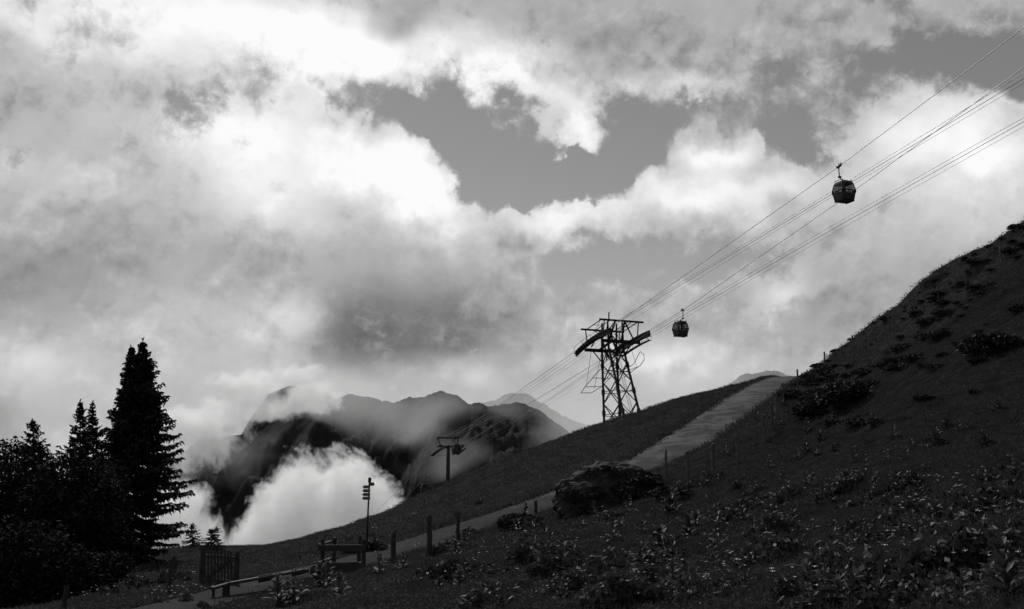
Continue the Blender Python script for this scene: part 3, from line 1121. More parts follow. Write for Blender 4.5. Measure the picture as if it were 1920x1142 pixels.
gp_ = lambda px, py: rel(at_line(px, py, G0, G1))
log_post(MB(), rel(G0), gp_(376, 1032).z, .075, (0, 0), 5).build('gate_post', 'old_wood', gate)
log_post(MB(), rel(G1), gp_(441, 1035).z - rel(G1).z, .085, (0, 0), 6).build('gate_post', 'old_wood', gate)
off = Vector((0, -.05, 0))
for (ya, yb) in ((1042, 1047), (1086, 1092)):
    MB().bar(gp_(378, ya), gp_(440, yb), .05, .10).build('rail', 'old_wood', gate)
MB().bar(gp_(384, 1086) - off, gp_(436, 1050) - off, .05, .10).build('brace', 'old_wood', gate)
NP = 9
for i in range(NP):
    u = (i + .5) / NP
    px = 382 + 56 * u
    yt = 1021 + 15 * u + (6 if i == 0 else 0) + random.uniform(-1, 1)
    yb = 1091 + 5 * u
    a, b_ = gp_(px, yb) + off, gp_(px, yt) + off
    pk = MB().bar(a, b_, .062, .025)
    pk.build('picket', 'old_wood', gate)
MB().disc(gp_(436, 1062) + off * 1.6, (0, 1, 0), .05, .04, 8).build('latch', 'dark_steel', gate)

# ------------------------------------------------------------------ low rail barrier beside the gate
R0 = hit(399, 1127)
R1 = at(587, 1080, 33.0)
R1.z = gz(R1.x, R1.y)
br = empty('rail_barrier', R0, 0, 'low sloping wooden rail on short posts running from the gate to the track', 'barrier')
rb = lambda px, py: at_line(px, py, R0, R1) - R0
MB().bar(rb(397, 1103.5), rb(427, 1095), .12, .07).build('rail', 'old_wood', br)
MB().bar(rb(424, 1095.5), rb(567, 1069.5), .14, .08).build('rail', 'old_wood', br)
for i, (px, y0, y1, r_) in enumerate(((399, 1103, 1128, .05), (419, 1099, 1133, .06), (426.5, 1092, 1136, .055), (586, 1062, 1081, .09))):
    b_ = rb(px, y1)
    log_post(MB(), b_, rb(px, y0).z - b_.z, r_, (0, 0), 40 + i).build('post', 'old_wood', br)
MB().bar(rb(485, 1086), rb(510, 1081.5), .04, .20).build('board', 'old_wood', br)
MB().bar(rb(548, 1077), rb(578, 1070), .05, .12).build('board', 'old_wood', br)

# ------------------------------------------------------------------ open timber stile of four posts
S0 = hit(603, 1078)
stl = empty('timber_stile', S0, 0, 'open timber stile of four posts with a heavy top beam and bottom board', 'stile')
dS = S0.y
fl, fr = at(603, 1076, dS) - S0, at(681, 1080, dS - .2) - S0
bl, brr = at(626, 1060, dS + 2.0) - S0, at(673, 1066, dS + 1.9) - S0
for i, (p, ytop, d_) in enumerate(((fl, 1011.5, dS), (fr, 1013, dS - .2), (bl, 1008.5, dS + 2.0), (brr, 1006, dS + 1.9))):
    wx, wy = p.x + S0.x, p.y + S0.y
    z0 = gz(wx, wy) - S0.z
    zt = ray(640, ytop)[1] * d_ - S0.z
    log_post(MB(), Vector((p.x, p.y, z0)), zt - z0, .075, (0, 0), 60 + i).build('post', 'old_wood', stl)
zq = lambda y, d: ray(640, y)[1] * d - S0.z
off = Vector((0, -.12, 0))
MB().bar(Vector((fl.x - .12, fl.y, zq(1027, dS))) + off, Vector((fr.x + .02, fr.y, zq(1026, dS))) + off, .10, .20).build('top_beam', 'old_wood', stl)
MB().bar(Vector((fl.x - .08, fl.y, zq(1064, dS))) + off, Vector((fr.x + .04, fr.y, zq(1061, dS))) + off, .08, .32).build('bottom_board', 'old_wood', stl)
sd = Vector((-.11, 0, 0))
MB().bar(Vector((fl.x, fl.y, zq(1021, dS))) + sd, Vector((bl.x, bl.y, zq(1015, dS + 2))) + sd, .09, .06).build('side_rail', 'old_wood', stl)
MB().bar(Vector((fl.x, fl.y, zq(1055, dS))) + sd, Vector((bl.x, bl.y, zq(1047, dS + 2))) + sd, .09, .06).build('side_rail', 'old_wood', stl)

# ------------------------------------------------------------------ signpost
SP = at(688, 1012, 47.0)
SP.z = gz(SP.x, SP.y)
sg = empty('signpost', SP, 0, 'tall thin signpost with a stack of arrow boards beside the track', 'signpost')
zt = ray(690, 895)[1] * 47.0 - SP.z
MB().tube([(0, 0, -.3), (.02, 0, zt * .5), (.05, 0, zt)], .042, 10, .036).build('pole', 'dark_steel', sg, True)
MB().tube([(.05, 0, zt - .22), (.07, 0, zt - .02)], .075, 8).build('cap', 'dark_steel', sg)
k47 = 47.0 / F


def arrow(y0, y1, x0, x1, left, tilt=0.0):
    za, zb = ray(690, y1)[1] * 47.0 - SP.z, ray(690, y0)[1] * 47.0 - SP.z
    xa, xb = ray(x0, y0)[0] * 47.0 - SP.x, ray(x1, y0)[0] * 47.0 - SP.x
    zm, tp = (za + zb) / 2, .07
    if left:
        out = [(xa, zm), (xa + tp, za), (xb, za), (xb, zb), (xa + tp, zb)]
    else:
        out = [(xa, za), (xb - tp, za), (xb, zm), (xb - tp, zb), (xa, zb)]
    v = [(x, -.06, z) for x, z in out] + [(x, -.035, z) for x, z in out]
    n = 5
    f = [tuple(range(n)), tuple(range(2 * n - 1, n - 1, -1))] + [(i, i + n, (i + 1) % n + n, (i + 1) % n) for i in range(n)]
    new_obj('arrow_board', v, f, MATS['sign'], sg)


arrow(904.3, 911.2, 692, 703.2, False)
for k in range(4):
    arrow(910.0 + 7.1 * k, 916.0 + 7.1 * k, 680 - .3 * k, 694.3, True)


# ------------------------------------------------------------------ foliage builders
def quads(C, A, B_):
    """leaf quads: centres C, half-axes A (length) and B_ (width): diamond faces"""
    n = len(C)
    V = np.empty((n, 4, 3))
    V[:, 0], V[:, 1], V[:, 2], V[:, 3] = C - A, C - A * .1 + B_, C + A, C - A * .1 - B_
    return V.reshape(-1, 3), np.arange(4 * n).reshape(n, 4)


def unit(a):
    return a / (np.linalg.norm(a, axis=-1, keepdims=True) + 1e-9)


def spruce(name, base, leaders, label, seed, spacing=.26, leafw=.05, trunk_r=.16, group=None, z_clear=.6, tip=.34, per=6):
    """leaders: list of (polyline of trunk points relative to base, radius function r(height fraction, azimuth), first height)"""
    g = np.random.default_rng(seed)
    root = empty(name, base, 0, label, 'tree', group)
    tm, lm = MB(), MB()
    CC, AA, BB = [], [], []
    for li, (poly, rad, zs) in enumerate(leaders):
        poly = np.array(poly, float)
        zz = poly[:, 2]
        H = zz[-1]
        n_ = 14
        zt = np.linspace(zz[0], H, n_)
        tp = [Vector((np.interp(z, zz, poly[:, 0]), np.interp(z, zz, poly[:, 1]), z)) for z in zt]
        tm.tube(tp, trunk_r * (1.0 if li == 0 else .55), 9, .012)
        z = zs
        while z < H - .05:
            f = (z - zs) / (H - zs)
            nb = per if f < .8 else max(3, per - 2)
            a0 = g.uniform(0, 6.28)
            for k in range(nb):
                a = a0 + 6.2832 * k / nb + g.uniform(-.35, .35)
                L = rad(z / H, a) * g.uniform(.42, 1.08)
                if g.random() < .06:
                    L *= .45
                if L < .06:
                    continue
                zb = z + g.uniform(-.3, .3) * min(1, (H - z) / 3)
                o = np.array([np.interp(zb, zz, poly[:, 0]), np.interp(zb, zz, poly[:, 1]), zb])
                out = np.array([math.cos(a), math.sin(a), 0.0])
                sd_ = np.array([-math.sin(a), math.cos(a), 0.0])
                rise = .55 * f ** 1.5 - .36 * (1 - f) + g.uniform(-.24, .2) * (1 - f)
                ns = max(3, int(L / .085))
                tt = (np.arange(ns) + .6) / ns
                droop = -.10 * L * np.sin(tt * 2.6) + .07 * L * tt ** 3
                pc = o + out * (tt * L)[:, None] + np.array([0, 0, 1.0]) * (rise * tt * L + droop)[:, None]
                if L > .5 and f < .75:
                    lm.tube([Vector(o)] + [Vector(p) for p in pc[::max(1, ns // 4)]], .03 * min(1, L / 2) + .008, 4, .006)
                keep = tt > (.12 if L < 1 else .2)
                P_, t_ = pc[keep], tt[keep]
                m_ = len(P_)
                for s in (-1, 1):
                    tl = (tip * (1.1 - .75 * t_) * g.uniform(.6, 1.25, m_) * min(1, .35 + L / 1.6))[:, None]
                    dirs = unit(out * .75 + sd_ * s * g.uniform(.5, 1.1, m_)[:, None] + np.array([0, 0, -1.0]) * g.uniform(.05, .55, m_)[:, None])
                    CC.append(P_ + dirs * tl * .5)
                    AA.append(dirs * tl * .55)
                    w = unit(np.cross(dirs, g.normal(size=(m_, 3))))
                    BB.append(w * leafw * g.uniform(.7, 1.3, (m_, 1)))
                    # small hanging sprays
                    d2 = unit(dirs * .4 + np.array([0, 0, -1.0]) * g.uniform(.2, 1.0, m_)[:, None] + g.normal(size=(m_, 3)) * .35)
                    CC.append(P_ + dirs * tl * g.uniform(.3, .9, (m_, 1)) + d2 * tl * .25)
                    AA.append(d2 * tl * (.38 + .22 * min(1, L / 2.5)))
                    BB.append(unit(np.cross(d2, g.normal(size=(m_, 3)))) * leafw * .9)
                # the bough itself carries needles to the tip
                dd = unit(out + np.array([0, 0, rise]) + g.normal(size=(m_, 3)) * .12)
                CC.append(P_ + g.normal(size=(m_, 3)) * .02)
                AA.append(dd * .12)
                BB.append(unit(np.cross(dd, np.array([0, 0, 1.0]) + g.normal(size=(m_, 3)) * .6)) * leafw * 1.1)
            z += spacing * g.uniform(.8, 1.2) * (1.0 if f < .7 else .75)
        # leading shoot
        k = 10
        o = tp[-1]
        dirs = unit(g.normal(size=(k, 3)) * .35 + np.array([0, 0, 1.0]))
        CC.append(np.array(o)[None] + dirs * .05 - np.array([0, 0, 1.0]) * g.uniform(0, .3, (k, 1)))
        AA.append(dirs * .12)
        BB.append(unit(np.cross(dirs, g.normal(size=(k, 3)))) * leafw * .5)
    tm.build('trunk', 'bark', root, True)
    if lm.v:
        lm.build('limbs', 'bark', root)
    V, Fq = quads(np.concatenate(CC), np.concatenate(AA), np.concatenate(BB))
    np_mesh('crown', V, Fq, MATS['needle'], root)
    return root


def drop(px, py, d, sink=.1):
    p = at(px, py, d)
    p.z = gz(p.x, p.y) - sink
    return p


def rel_line(base, pts, d):
    return [tuple(at(px, py, d) - base) for px, py in pts]


# the tall spruce: one trunk that forks into two leaders
B0 = drop(223, 1056, 52)
main = rel_line(B0, [(223, 1058), (229, 970), (238, 860), (243, 760), (245, 700), (246, 648)], 52)
fork = rel_line(B0, [(240, 840), (254, 780), (263, 710), (268, 634)], 52.3)
main[0] = (main[0][0], 0, 0)


def prof(base_r, right, pw=.75, lo=.25, right_lo=None):
    def f(h, a):
        side = math.cos(a)
        r = base_r * (right if side > 0 else 1.0) ** (abs(side) ** .45)
        up = max(0.0, 1 - h) ** pw
        low = min(1.0, .68 + (h - lo) * 2.0) if h < lo + .16 else 1.0
        return r * up * max(.45, low)
    return f


spruce('spruce_tree', B0, [(main, prof(2.95, 2.05, .92, .24), .75), (fork, prof(3.0, 1.9, 1.0, .0), 6.0)],
       'tallest spruce with twin tops rising above the other trees at left', 3, .18, .058, .24, 'trees at the left', tip=.52, per=9)
for (px, top, d, r_, sd_, lab) in [
    (148, 750, 48, 1.25, 11, 'slender spruce with pointed top, left of the tallest spruce'),
    (176, 753, 50, 1.35, 12, 'spruce squeezed against the left side of the tallest spruce'),
    (62, 788, 46, 1.7, 13, 'leftmost spruce with a blunt top rising out of the dark bushes')]:
    b_ = drop(px, 1070, d)
    tp = at(px + random.uniform(-3, 3), top, d) - b_
    spruce('spruce_tree', b_, [([(0, 0, 0), tuple(tp * .5 + Vector((.04, 0, 0))), tuple(tp)], prof(r_ * 1.7, 1.0, .8, .0), 1.2)], lab, sd_, .19, .052, .13, 'trees at the left', tip=.34)
for (px, top, d, r_, sd_, lab) in [
    (360, 982, 63, .85, 21, 'little young spruce standing alone on the skyline left of the gate'),
    (396, 991, 60, .72, 22, 'small spruce with forked tips right behind the picket gate')]:
    b_ = drop(px, 1045, d)
    tp = at(px, top, d) - b_
    lead = [([(0, 0, 0), tuple(tp)], prof(r_ * 1.5, 1.0, .8, .0), .12)]
    if sd_ == 22:
        t2_ = at(px + 11, top - 4, d) - b_
        lead.append(([(.1, 0, .2), tuple(t2_)], prof(r_ * 1.35, 1.0, .8, .0), .3))
    spruce('young_spruce', b_, lead, lab, sd_, .10, .03, .05, 'young spruces on the skyline', tip=.17, per=6)


def broadleaf(name, base, H, lumps, n, seed, label, leaf=.085, matn='dark_leaf', group=None, cat='tree'):
    """lumps: (x, y, z, radius) of leafy masses, relative to the base"""
    g = np.random.default_rng(seed)
    root = empty(name, base, 0, label, cat, group)
    tk, lb = MB(), MB()
    tk.tube([(0, 0, -.3), (.04, .02, H * .3), (-.03, 0, H * .55)], .07 + H * .012, 8, .05).build('trunk', 'bark', root, True)
    for (x, y, z, r) in lumps:
        st = Vector((0, 0, min(H * .5, z * .55)))
        en = Vector((x, y, z))
        lb.tube([st, st.lerp(en, .5) + Vector((0, 0, .15)), en + Vector((0, 0, r * .5))], .04, 5, .01)
        for _ in range(6):
            d_ = Vector(unit(g.normal(size=3)))
            lb.tube([en, en + d_ * r * .95], .016, 4, .004)
    lb.build('limbs', 'bark', root)
    vol = np.array([l[3] ** 2 for l in lumps])
    who = g.choice(len(lumps), n, p=vol / vol.sum())
    L = np.array(lumps)[who]
    dv = unit(g.normal(size=(n, 3)))
    # clumps inside each mass: leaves gather round twig ends
    tw = unit(np.random.default_rng(seed + 5).normal(size=(60, 3)))
    pick = g.integers(0, 60, n)
    dv = unit(dv * .55 + tw[pick])
    rr = (g.uniform(.25, 1.0, n) ** .5) * g.uniform(.85, 1.14, n)
    C = L[:, :3] + dv * (rr * L[:, 3])[:, None] * np.array([1, 1, .92])
    A = unit(g.normal(size=(n, 3)) + dv * .6 + np.array([0, 0, -.3])) * (leaf * g.uniform(.6, 1.3, n))[:, None]
    B_ = unit(np.cross(A, g.normal(size=(n, 3)))) * (leaf * .42 * g.uniform(.7, 1.3, n))[:, None]
    V, Fq = quads(C, A, B_)
    np_mesh('crown', V, Fq, MATS[matn], root)
    return root


def lump_px(base, d, lst):
    out = []
    for px, py, r in lst:
        p = at(px, py, d) - base
        out.append((p.x, random.uniform(-.5, .5), p.z, r * d / F))
    return out


for (px, d, lst, n, sd_, lab) in [
    (40, 40, [(30, 880, 62), (-20, 920, 70), (70, 920, 60), (25, 960, 70), (0, 1010, 80), (70, 1000, 60), (-60, 960, 80)], 15000, 31, 'broad dark bushy tree at the left edge below the leftmost spruce'),
    (130, 38, [(120, 890, 56), (160, 925, 60), (100, 945, 60), (140, 980, 70), (180, 985, 56), (95, 1010, 60), (150, 1040, 60)], 15000, 32, 'dark leafy tree in front of the slender spruces'),
    (195, 42, [(195, 900, 46), (212, 955, 42), (178, 950, 50), (200, 1000, 50), (185, 1040, 56), (222, 1030, 34)], 10000, 33, 'dark leafy bush pressed against the trunk of the tallest spruce'),
    (60, 33, [(50, 1050, 80), (-10, 1060, 90), (110, 1070, 70), (150, 1085, 60), (60, 1100, 80), (190, 1075, 44), (-30, 1120, 80), (215, 1062, 30), (130, 1120, 50)], 17000, 34, 'lowest dark thicket in the bottom left corner')]:
    b_ = drop(px, 1100, d)
    broadleaf('broadleaf_tree', b_, 3.6, lump_px(b_, d, lst), n, sd_, lab, .10, 'tree_leaf', 'trees at the left')
b_ = drop(14, 1080, 44)
broadleaf('broadleaf_tree', b_, 6.3, lump_px(b_, 44, [(14, 850, 14), (8, 880, 18), (22, 875, 14), (16, 832, 9)]), 500, 36, 'thin bare-topped sapling at the far left edge', .07, 'dark_leaf', 'trees at the left')

# ------------------------------------------------------------------ boulder in the bank, half overgrown
bp = at(1158, 945, 41.0)
bp.z = gz(bp.x, bp.y) - .25
bmx = bmesh.new()
bmesh.ops.create_icosphere(bmx, subdivisions=5, radius=1.0)
for v in bmx.verts:
    p = np.array(v.co)
    q = np.array([p[0] * 2.4, p[1] * 1.5, max(p[2], -.25) * 1.62])
    nz = fbm(np.array([q[0] * .9 + q[1] * .6]), np.array([q[2] * 1.1 - q[1] * .5]), 5, 77, .55)[0]
    nz2 = abs(fbm(np.array([q[0] * 2.1 - q[1]]), np.array([q[2] * 2.4 + q[1]]), 3, 79, .5)[0])
    s = 1 + nz * .55 - nz2 * .3
    top = 1 - .22 * max(0, p[0]) * max(0, p[2])
    v.co = Vector((q[0] * s, q[1] * s, q[2] * s * top))
me = bpy.data.meshes.new('boulder')
bmx.to_mesh(me)
bmx.free()
me.materials.append(MATS['rock'])
bo = bpy.data.objects.new('boulder', me)
bo.location = bp
col.objects.link(bo)
tag(bo, 'big dark overgrown boulder in the bank below the bend of the track', 'boulder')


# ------------------------------------------------------------------ meadow plants with broad pointed leaves
def leaf_mesh(L, w, bend, fold, seed):
    """one broad pointed leaf along +X, rising, folded along its midrib"""
    ns = 5
    V, Fc = [], []
    for i in range(ns + 1):
        t_ = i / ns
        x = L * (t_ - .12 * bend * t_ ** 2)
        z = L * (.55 * t_ - bend * .75 * t_ ** 2)
        ww = w * math.sin(math.pi * min(1, .10 + t_ * .90)) ** .8 * (1 - .25 * t_)
        V += [(x, -ww, z + ww * fold), (x, 0, z), (x, ww, z + ww * fold)]
    for i in range(ns):
        a = i * 3
        Fc += [(a, a + 1, a + 4, a + 3), (a + 1, a + 2, a + 5, a + 4)]
    me_ = bpy.data.meshes.new('leaf')
    me_.from_pydata(V, [], Fc)
    me_.polygons.foreach_set('use_smooth', [True] * len(me_.polygons))
    me_.materials.append(MATS['leaf'])
    return me_


LEAVES = [leaf_mesh(.30, .050, .35 + .12 * k, .5, k) for k in range(4)]


def plant_layout(seed, tiers):
    g = random.Random(seed)
    out = []
    H = g.uniform(.22, .50)
    for k in range(tiers):
        n = g.choice((3, 4, 4))
        a0 = g.uniform(0, 6.28)
        f = k / max(1, tiers - 1)
        for j in range(n):
            out.append((a0 + 6.28 * j / n + g.uniform(-.3, .3), H * f * .9 + .02, (1.05 - .45 * f) * g.uniform(.75, 1.2), .15 + .55 * f + g.uniform(-.15, .15), g.randrange(4)))
    return H, out


def plant_matrix(a, z, s, tilt):
    return Matrix.Translation((0, 0, z)) @ Matrix.Rotation(a, 4, 'Z') @ Matrix.Rotation(-tilt, 4, 'Y') @ Matrix.Diagonal((s, s, s, 1))


VAR = [plant_layout(100 + k, 3 + k % 4) for k in range(9)]
FULL = []
for k, (H, lay) in enumerate(VAR):                 # single-mesh foliage for plants too small to show their leaves apart
    mb = MB()
    for (a, z, s, tl, q) in lay:
        M_ = plant_matrix(a, z, s, tl)
        mb.add([M_ @ v.co for v in LEAVES[q].vertices], [tuple(p.vertices) for p in LEAVES[q].polygons])
    me_ = bpy.data.meshes.new('foliage')
    me_.from_pydata([tuple(v) for v in mb.v], [], mb.f)
    me_.polygons.foreach_set('use_smooth', [True] * len(me_.polygons))
    me_.materials.append(MATS['leaf'])
    st = bpy.data.meshes.new('stem')
    sb = MB().tube([(0, 0, -.08), (0, 0, H * .9)], .012, 5, .006)
    st.from_pydata([tuple(v) for v in sb.v], [], sb.f)
    st.materials.append(MATS['leaf'])
    FULL.append((me_, st))


def link(name, me_, parent):
    o = bpy.data.objects.new(name, me_)
    col.objects.link(o)
    o.parent = parent
    return o


def plant(p, size, rz, var, apart, label, group):
    root = empty('meadow_plant', p, rz, label, 'plant', group)
    root.scale = (size, size, size)
    root.rotation_euler = (random.uniform(-.12, .12), random.uniform(-.12, .12), rz)
    link('stem', FULL[var][1], root)
    if apart:
        for (a, z, s, tl, q) in VAR[var][1]:
            o = link('leaf', LEAVES[q], root)
            o.matrix_local = plant_matrix(a, z, s, tl)
    else:
        link('foliage', FULL[var][0], root)
    return root


MARKS = [(at(640, 1050, 34), 'the timber stile'), (at(500, 1085, 30), 'the low rail'), (at(800, 1020, 37), 'the stout posts'), (bp, 'the overgrown boulder'),
         (at(1380, 860, 50), 'the fence below the upper track'), (at(1050, 1080, 17), 'the bottom middle of the slope'), (at(1320, 1020, 19), 'the open middle of the near slope'), (at(1600, 880, 27), 'the open middle of the far slope'),
         (at(1530, 1090, 9.5), 'the bottom edge, right of the middle'), (at(1720, 1030, 10), 'the big leafy cluster at lower right'), (at(1890, 1100, 6.5), 'the bottom right corner'), (at(1760, 830, 24), 'the leafy band high at right')]


def where(p):
    return min(MARKS, key=lambda m_: (m_[0] - p).length)[1]


spots = []
for (px, py, s, n) in [(1890, 1120, 1.5, 2), (1705, 1030, 1.5, 6), (1655, 1025, 1.2, 3), (1735, 1050, 1.3, 3), (1530, 1075, 1.6, 3), (1548, 1045, 1.1, 1), (1590, 1050, 1.0, 1), (1580, 1040, 1.2, 1), (1405, 995, 1.2, 2), (1345, 985, 1.1, 2), (1540, 950, 1.2, 2),
                       (1675, 925, 1.1, 1), (1600, 868, 1.2, 1), (1510, 915, 1.1, 2), (1475, 920, 1.0, 1), (1730, 985, 1.2, 2), (1900, 880, 1.2, 2), (1740, 838, 1.3, 4), (1700, 850, 1.1, 2), (1800, 810, 1.1, 3), (1840, 830, 1.0, 2),
                       (1265, 965, 1.5, 4), (1140, 945, 1.3, 3), (1180, 1010, 1.2, 2), (1250, 1040, 1.5, 5), (1195, 1055, 1.5, 2), (1060, 1085, 1.6, 5), (1100, 1095, 1.3, 4), (1030, 1030, 1.0, 1), (1055, 1025, 1.0, 1), (1135, 1020, .9, 1),
                       (970, 1000, 1.3, 4), (990, 965, 1.4, 5), (950, 1020, 1.1, 2), (880, 1025, 1.3, 2), (885, 1085, 1.1, 1), (850, 1050, 1.0, 2), (1010, 1015, 1.0, 2), (1290, 1000, 1.2, 3), (1330, 1030, 1.1, 2), (1350, 1005, 1.1, 2),
                       (560, 1110, 1.4, 4), (520, 1115, 1.3, 4), (600, 1105, 1.3, 4), (545, 1135, 1.3, 4), (480, 1120, 1.2, 3), (640, 1120, 1.1, 3), (575, 1085, 1.5, 2), (730, 1075, 1.1, 2), (750, 1060, 1.0, 2), (440, 1140, 1.2, 3), (400, 1140, 1.0, 2)]:
    for k in range(n):
        spots.append((px + random.gauss(0, 13) * (n > 1), py + random.gauss(0, 7) * (n > 1), s * random.uniform(.8, 1.15)))
for k in range(105):
    spots.append((random.uniform(700, 1920), random.uniform(900, 1140), random.uniform(.6, 1.0)))
for k in range(36):
    spots.append((random.uniform(1350, 1920), random.uniform(760, 930), random.uniform(.7, 1.1)))
n_apart = 0
for i, (px, py, s) in enumerate(spots):
    p = hit(px, py)
    td, _ = track_near(np.array([p.x]), np.array([p.y]))
    if td[0] < 2.0 or p.y > 75:
        continue
    near = p.y < 21 and n_apart < 70
    n_apart += near
    sz = s * float(np.interp(p.y, [5, 10, 20, 40, 60], [.42, .52, .72, .95, 1.2]))
    look = 'tall' if s > 1.25 else ('small' if s < .85 else 'broad')
    plant(p, sz, random.uniform(0, 6.28), random.randrange(9), near, f'{look} leafy meadow plant with pointed leaves near {where(p)}', 'leafy meadow plants')

# ------------------------------------------------------------------ low dark shrubs
g = np.random.default_rng(99)
SHRUB = []
for k in range(5):
    n = 1500
    dv = unit(g.normal(size=(n, 3)))
    dv[:, 2] = np.abs(dv[:, 2])
    tw = unit(g.normal(size=(28, 3)))
    tw[:, 2] = np.abs(tw[:, 2])
    dv = unit(dv * .5 + tw[g.integers(0, 28, n)])
    rr = g.uniform(.3, 1.0, n) ** .6 * (1 + .3 * fbm(dv[:, 0] * 2.5 + k, dv[:, 1] * 2.5, 2, k))
    C = dv * rr[:, None] * np.array([1, 1, .62])
    A = unit(g.normal(size=(n, 3)) + dv) * (.085 * g.uniform(.6, 1.3, n))[:, None]
    B_ = unit(np.cross(A, g.normal(size=(n, 3)))) * (.038 * g.uniform(.7, 1.3, n))[:, None]
    V, Fq = quads(C, A, B_)
    o = np_mesh('foliage', V, Fq, MATS['dark_leaf'])
    sb = MB()
    for _ in range(9):
        d_ = Vector(tw[_]) * .8
        d_.z *= .62
        sb.tube([(0, 0, -.15), tuple(d_ * .5 + Vector((0, 0, .08))), tuple(d_)], .025, 4, .006)
    st = bpy.data.meshes.new('stems')
    st.from_pydata([tuple(v) for v in sb.v], [], sb.f)
    st.materials.append(MATS['bark'])
    SHRUB.append((o.data, st))
    bpy.data.objects.remove(o)


CLUMP = []
for k in range(6):
    n = 5200
    xy = g.uniform(-1, 1, (n, 2))
    rad_ = np.hypot(xy[:, 0], xy[:, 1])
    cover_ = fbm(xy[:, 0] * 2.2 + 9 * k, xy[:, 1] * 2.2, 3, 200 + k) * 2.2 + .55 - rad_
    ok = cover_ > 0
    xy, cover_ = xy[ok], cover_[ok]
    n = len(xy)
    zz_ = np.clip(cover_, 0, .6) * .55 * g.uniform(.15, 1.1, n) + .02
    C = np.c_[xy, zz_]
    A = unit(g.normal(size=(n, 3)) * .8 + np.array([0, 0, .7])) * (.060 * g.uniform(.6, 1.4, n))[:, None]
    B_ = unit(np.cross(A, g.normal(size=(n, 3)))) * (.028 * g.uniform(.7, 1.3, n))[:, None]
    V, Fq = quads(C, A, B_)
    o = np_mesh('foliage', V, Fq, MATS['leaf'])
    CLUMP.append(o.data)
    bpy.data.objects.remove(o)


def clump(p, size, flat, label, group=None):
    root = empty('leafy_clump', p, random.uniform(0, 6.28), label, 'plant', group)
    nx_ = gz(p.x + .4, p.y) - gz(p.x - .4, p.y)
    ny_ = gz(p.x, p.y + .4) - gz(p.x, p.y - .4)
    root.rotation_euler = Vector((-nx_, -ny_, .8)).to_track_quat('Z', 'Y').to_euler()
    root.scale = (size * random.uniform(.8, 1.3), size, size * flat)
    k = random.randrange(6)
    link('foliage', CLUMP[k], root)
    return root


def shrub(p, size, flat, label, group=None, name='low_shrub'):
    root = empty(name, p, random.uniform(0, 6.28), label, 'shrub', group)
    root.scale = (size, size, size * flat)
    k = random.randrange(5)
    link('foliage', SHRUB[k][0], root)
    link('stems', SHRUB[k][1], root)
    return root


for (px, py, r, lab) in [
    (1905, 432, .75, 'bush crowning the skyline at the right edge of the hill'),
    (1590, 752, 1.6, 'widest dark shrub on the slope right of the upper track'),
    (1482, 748, .9, 'round dark shrub beside the fence near the top of the track'),
    (1530, 772, 1.0, 'low dark shrub below the widest shrub on the slope'),
    (1860, 660, 1.3, 'dark spreading shrub high on the slope near the right edge'),
    (700, 1034, .75, 'dark shrub at the foot of the signpost'),
    (655, 1036, .6, 'small dark shrub behind the timber stile'),
    (880, 1003, .45, 'small shrub beside the last of the stout posts'),
    (975, 985, .9, 'dense shrub among the meadow plants left of the boulder'),
    (1262, 940, 1.0, 'leafy shrub at the right foot of the boulder'),
    (1100, 948, .7, 'leafy shrub at the left foot of the boulder')]:
    shrub(hit(px, py), r, .85, lab)
# shrubs that grow over the boulder
for (x, y, z, r, lab) in [(-.5, -.6, 1.0, 1.0, 'shrub spreading over the left top of the boulder'), (.7, -.7, .75, 1.1, 'shrub spreading over the middle of the boulder'),
                          (1.7, -.5, .3, 1.0, 'shrub covering the right shoulder of the boulder'), (.1, -1.3, .25, 1.0, 'shrub hanging down the front of the boulder'),
                          (2.6, -.3, -.1, .85, 'shrub trailing off the right end of the boulder'), (1.2, -1.3, .0, .9, 'shrub hanging down the right front of the boulder'),
                          (-1.1, -1.2, .15, .75, 'shrub hanging down the left front of the boulder'), (-.9, -1.6, -.3, .8, 'shrub at the bottom left of the boulder front'),
                          (.5, -1.9, -.35, .9, 'shrub at the bottom middle of the boulder front'), (-1.7, -.8, .25, .7, 'shrub clinging to the left flank of the boulder')]:
    shrub(bp + Vector((x, y, z)), r, .85, lab)
cent = [(random.uniform(1480, 1960)) for _ in range(14)]
for k in range(210):
    px = random.choice(cent) + random.gauss(0, 26)
    lo_y = np.interp(px, [1480, 1560, 1650, 1800, 1920], [705, 665, 605, 505, 430])
    py = lo_y + abs(random.gauss(0, 1)) * 95 + 2
    p = hit(px, py)
    if track_near(np.array([p.x]), np.array([p.y]))[0][0] < 2.6 or py > 800 or p.y > 110:
        continue
    zone = 'on the skyline of the steep hillside' if py < lo_y + 22 else (('high near the right edge of the steep hillside' if px > 1820 else 'midway up the steep hillside') if px > 1700 else 'low on the steep hillside near the top of the track')
    sz = .18 + .75 * random.random() ** 2
    shrub(p, sz, random.uniform(.55, .9), ('wide' if sz > .55 else 'little') + ' dark shrub ' + zone, 'shrubs on the steep hillside')
for k in range(30):
    px = random.uniform(1500, 1925)
    lo_y = np.interp(px, [1480, 1560, 1650, 1800, 1920], [705, 658, 596, 493, 418])
    p = hit(px, lo_y + 5)
    if p.y > 110:
        continue
    shrub(p, random.uniform(.16, .42), random.uniform(.7, 1.1), 'tuft of low shrub on the bumpy skyline of the steep hillside', 'shrubs on the steep hillside')
for k in range(80):
    px, py = random.uniform(820, 1900), random.uniform(900, 1135)
    p = hit(px, py)
    if track_near(np.array([p.x]), np.array([p.y]))[0][0] < 2.4:
        continue
    cs = random.uniform(.45, 1.0)
    cw = 'wide' if cs > .82 else ('middling' if cs > .62 else 'little')
    clump(p, cs, random.uniform(.7, 1.1), f'{cw} low leafy clump in the grass near {where(p)}', 'low clumps on the near slope')
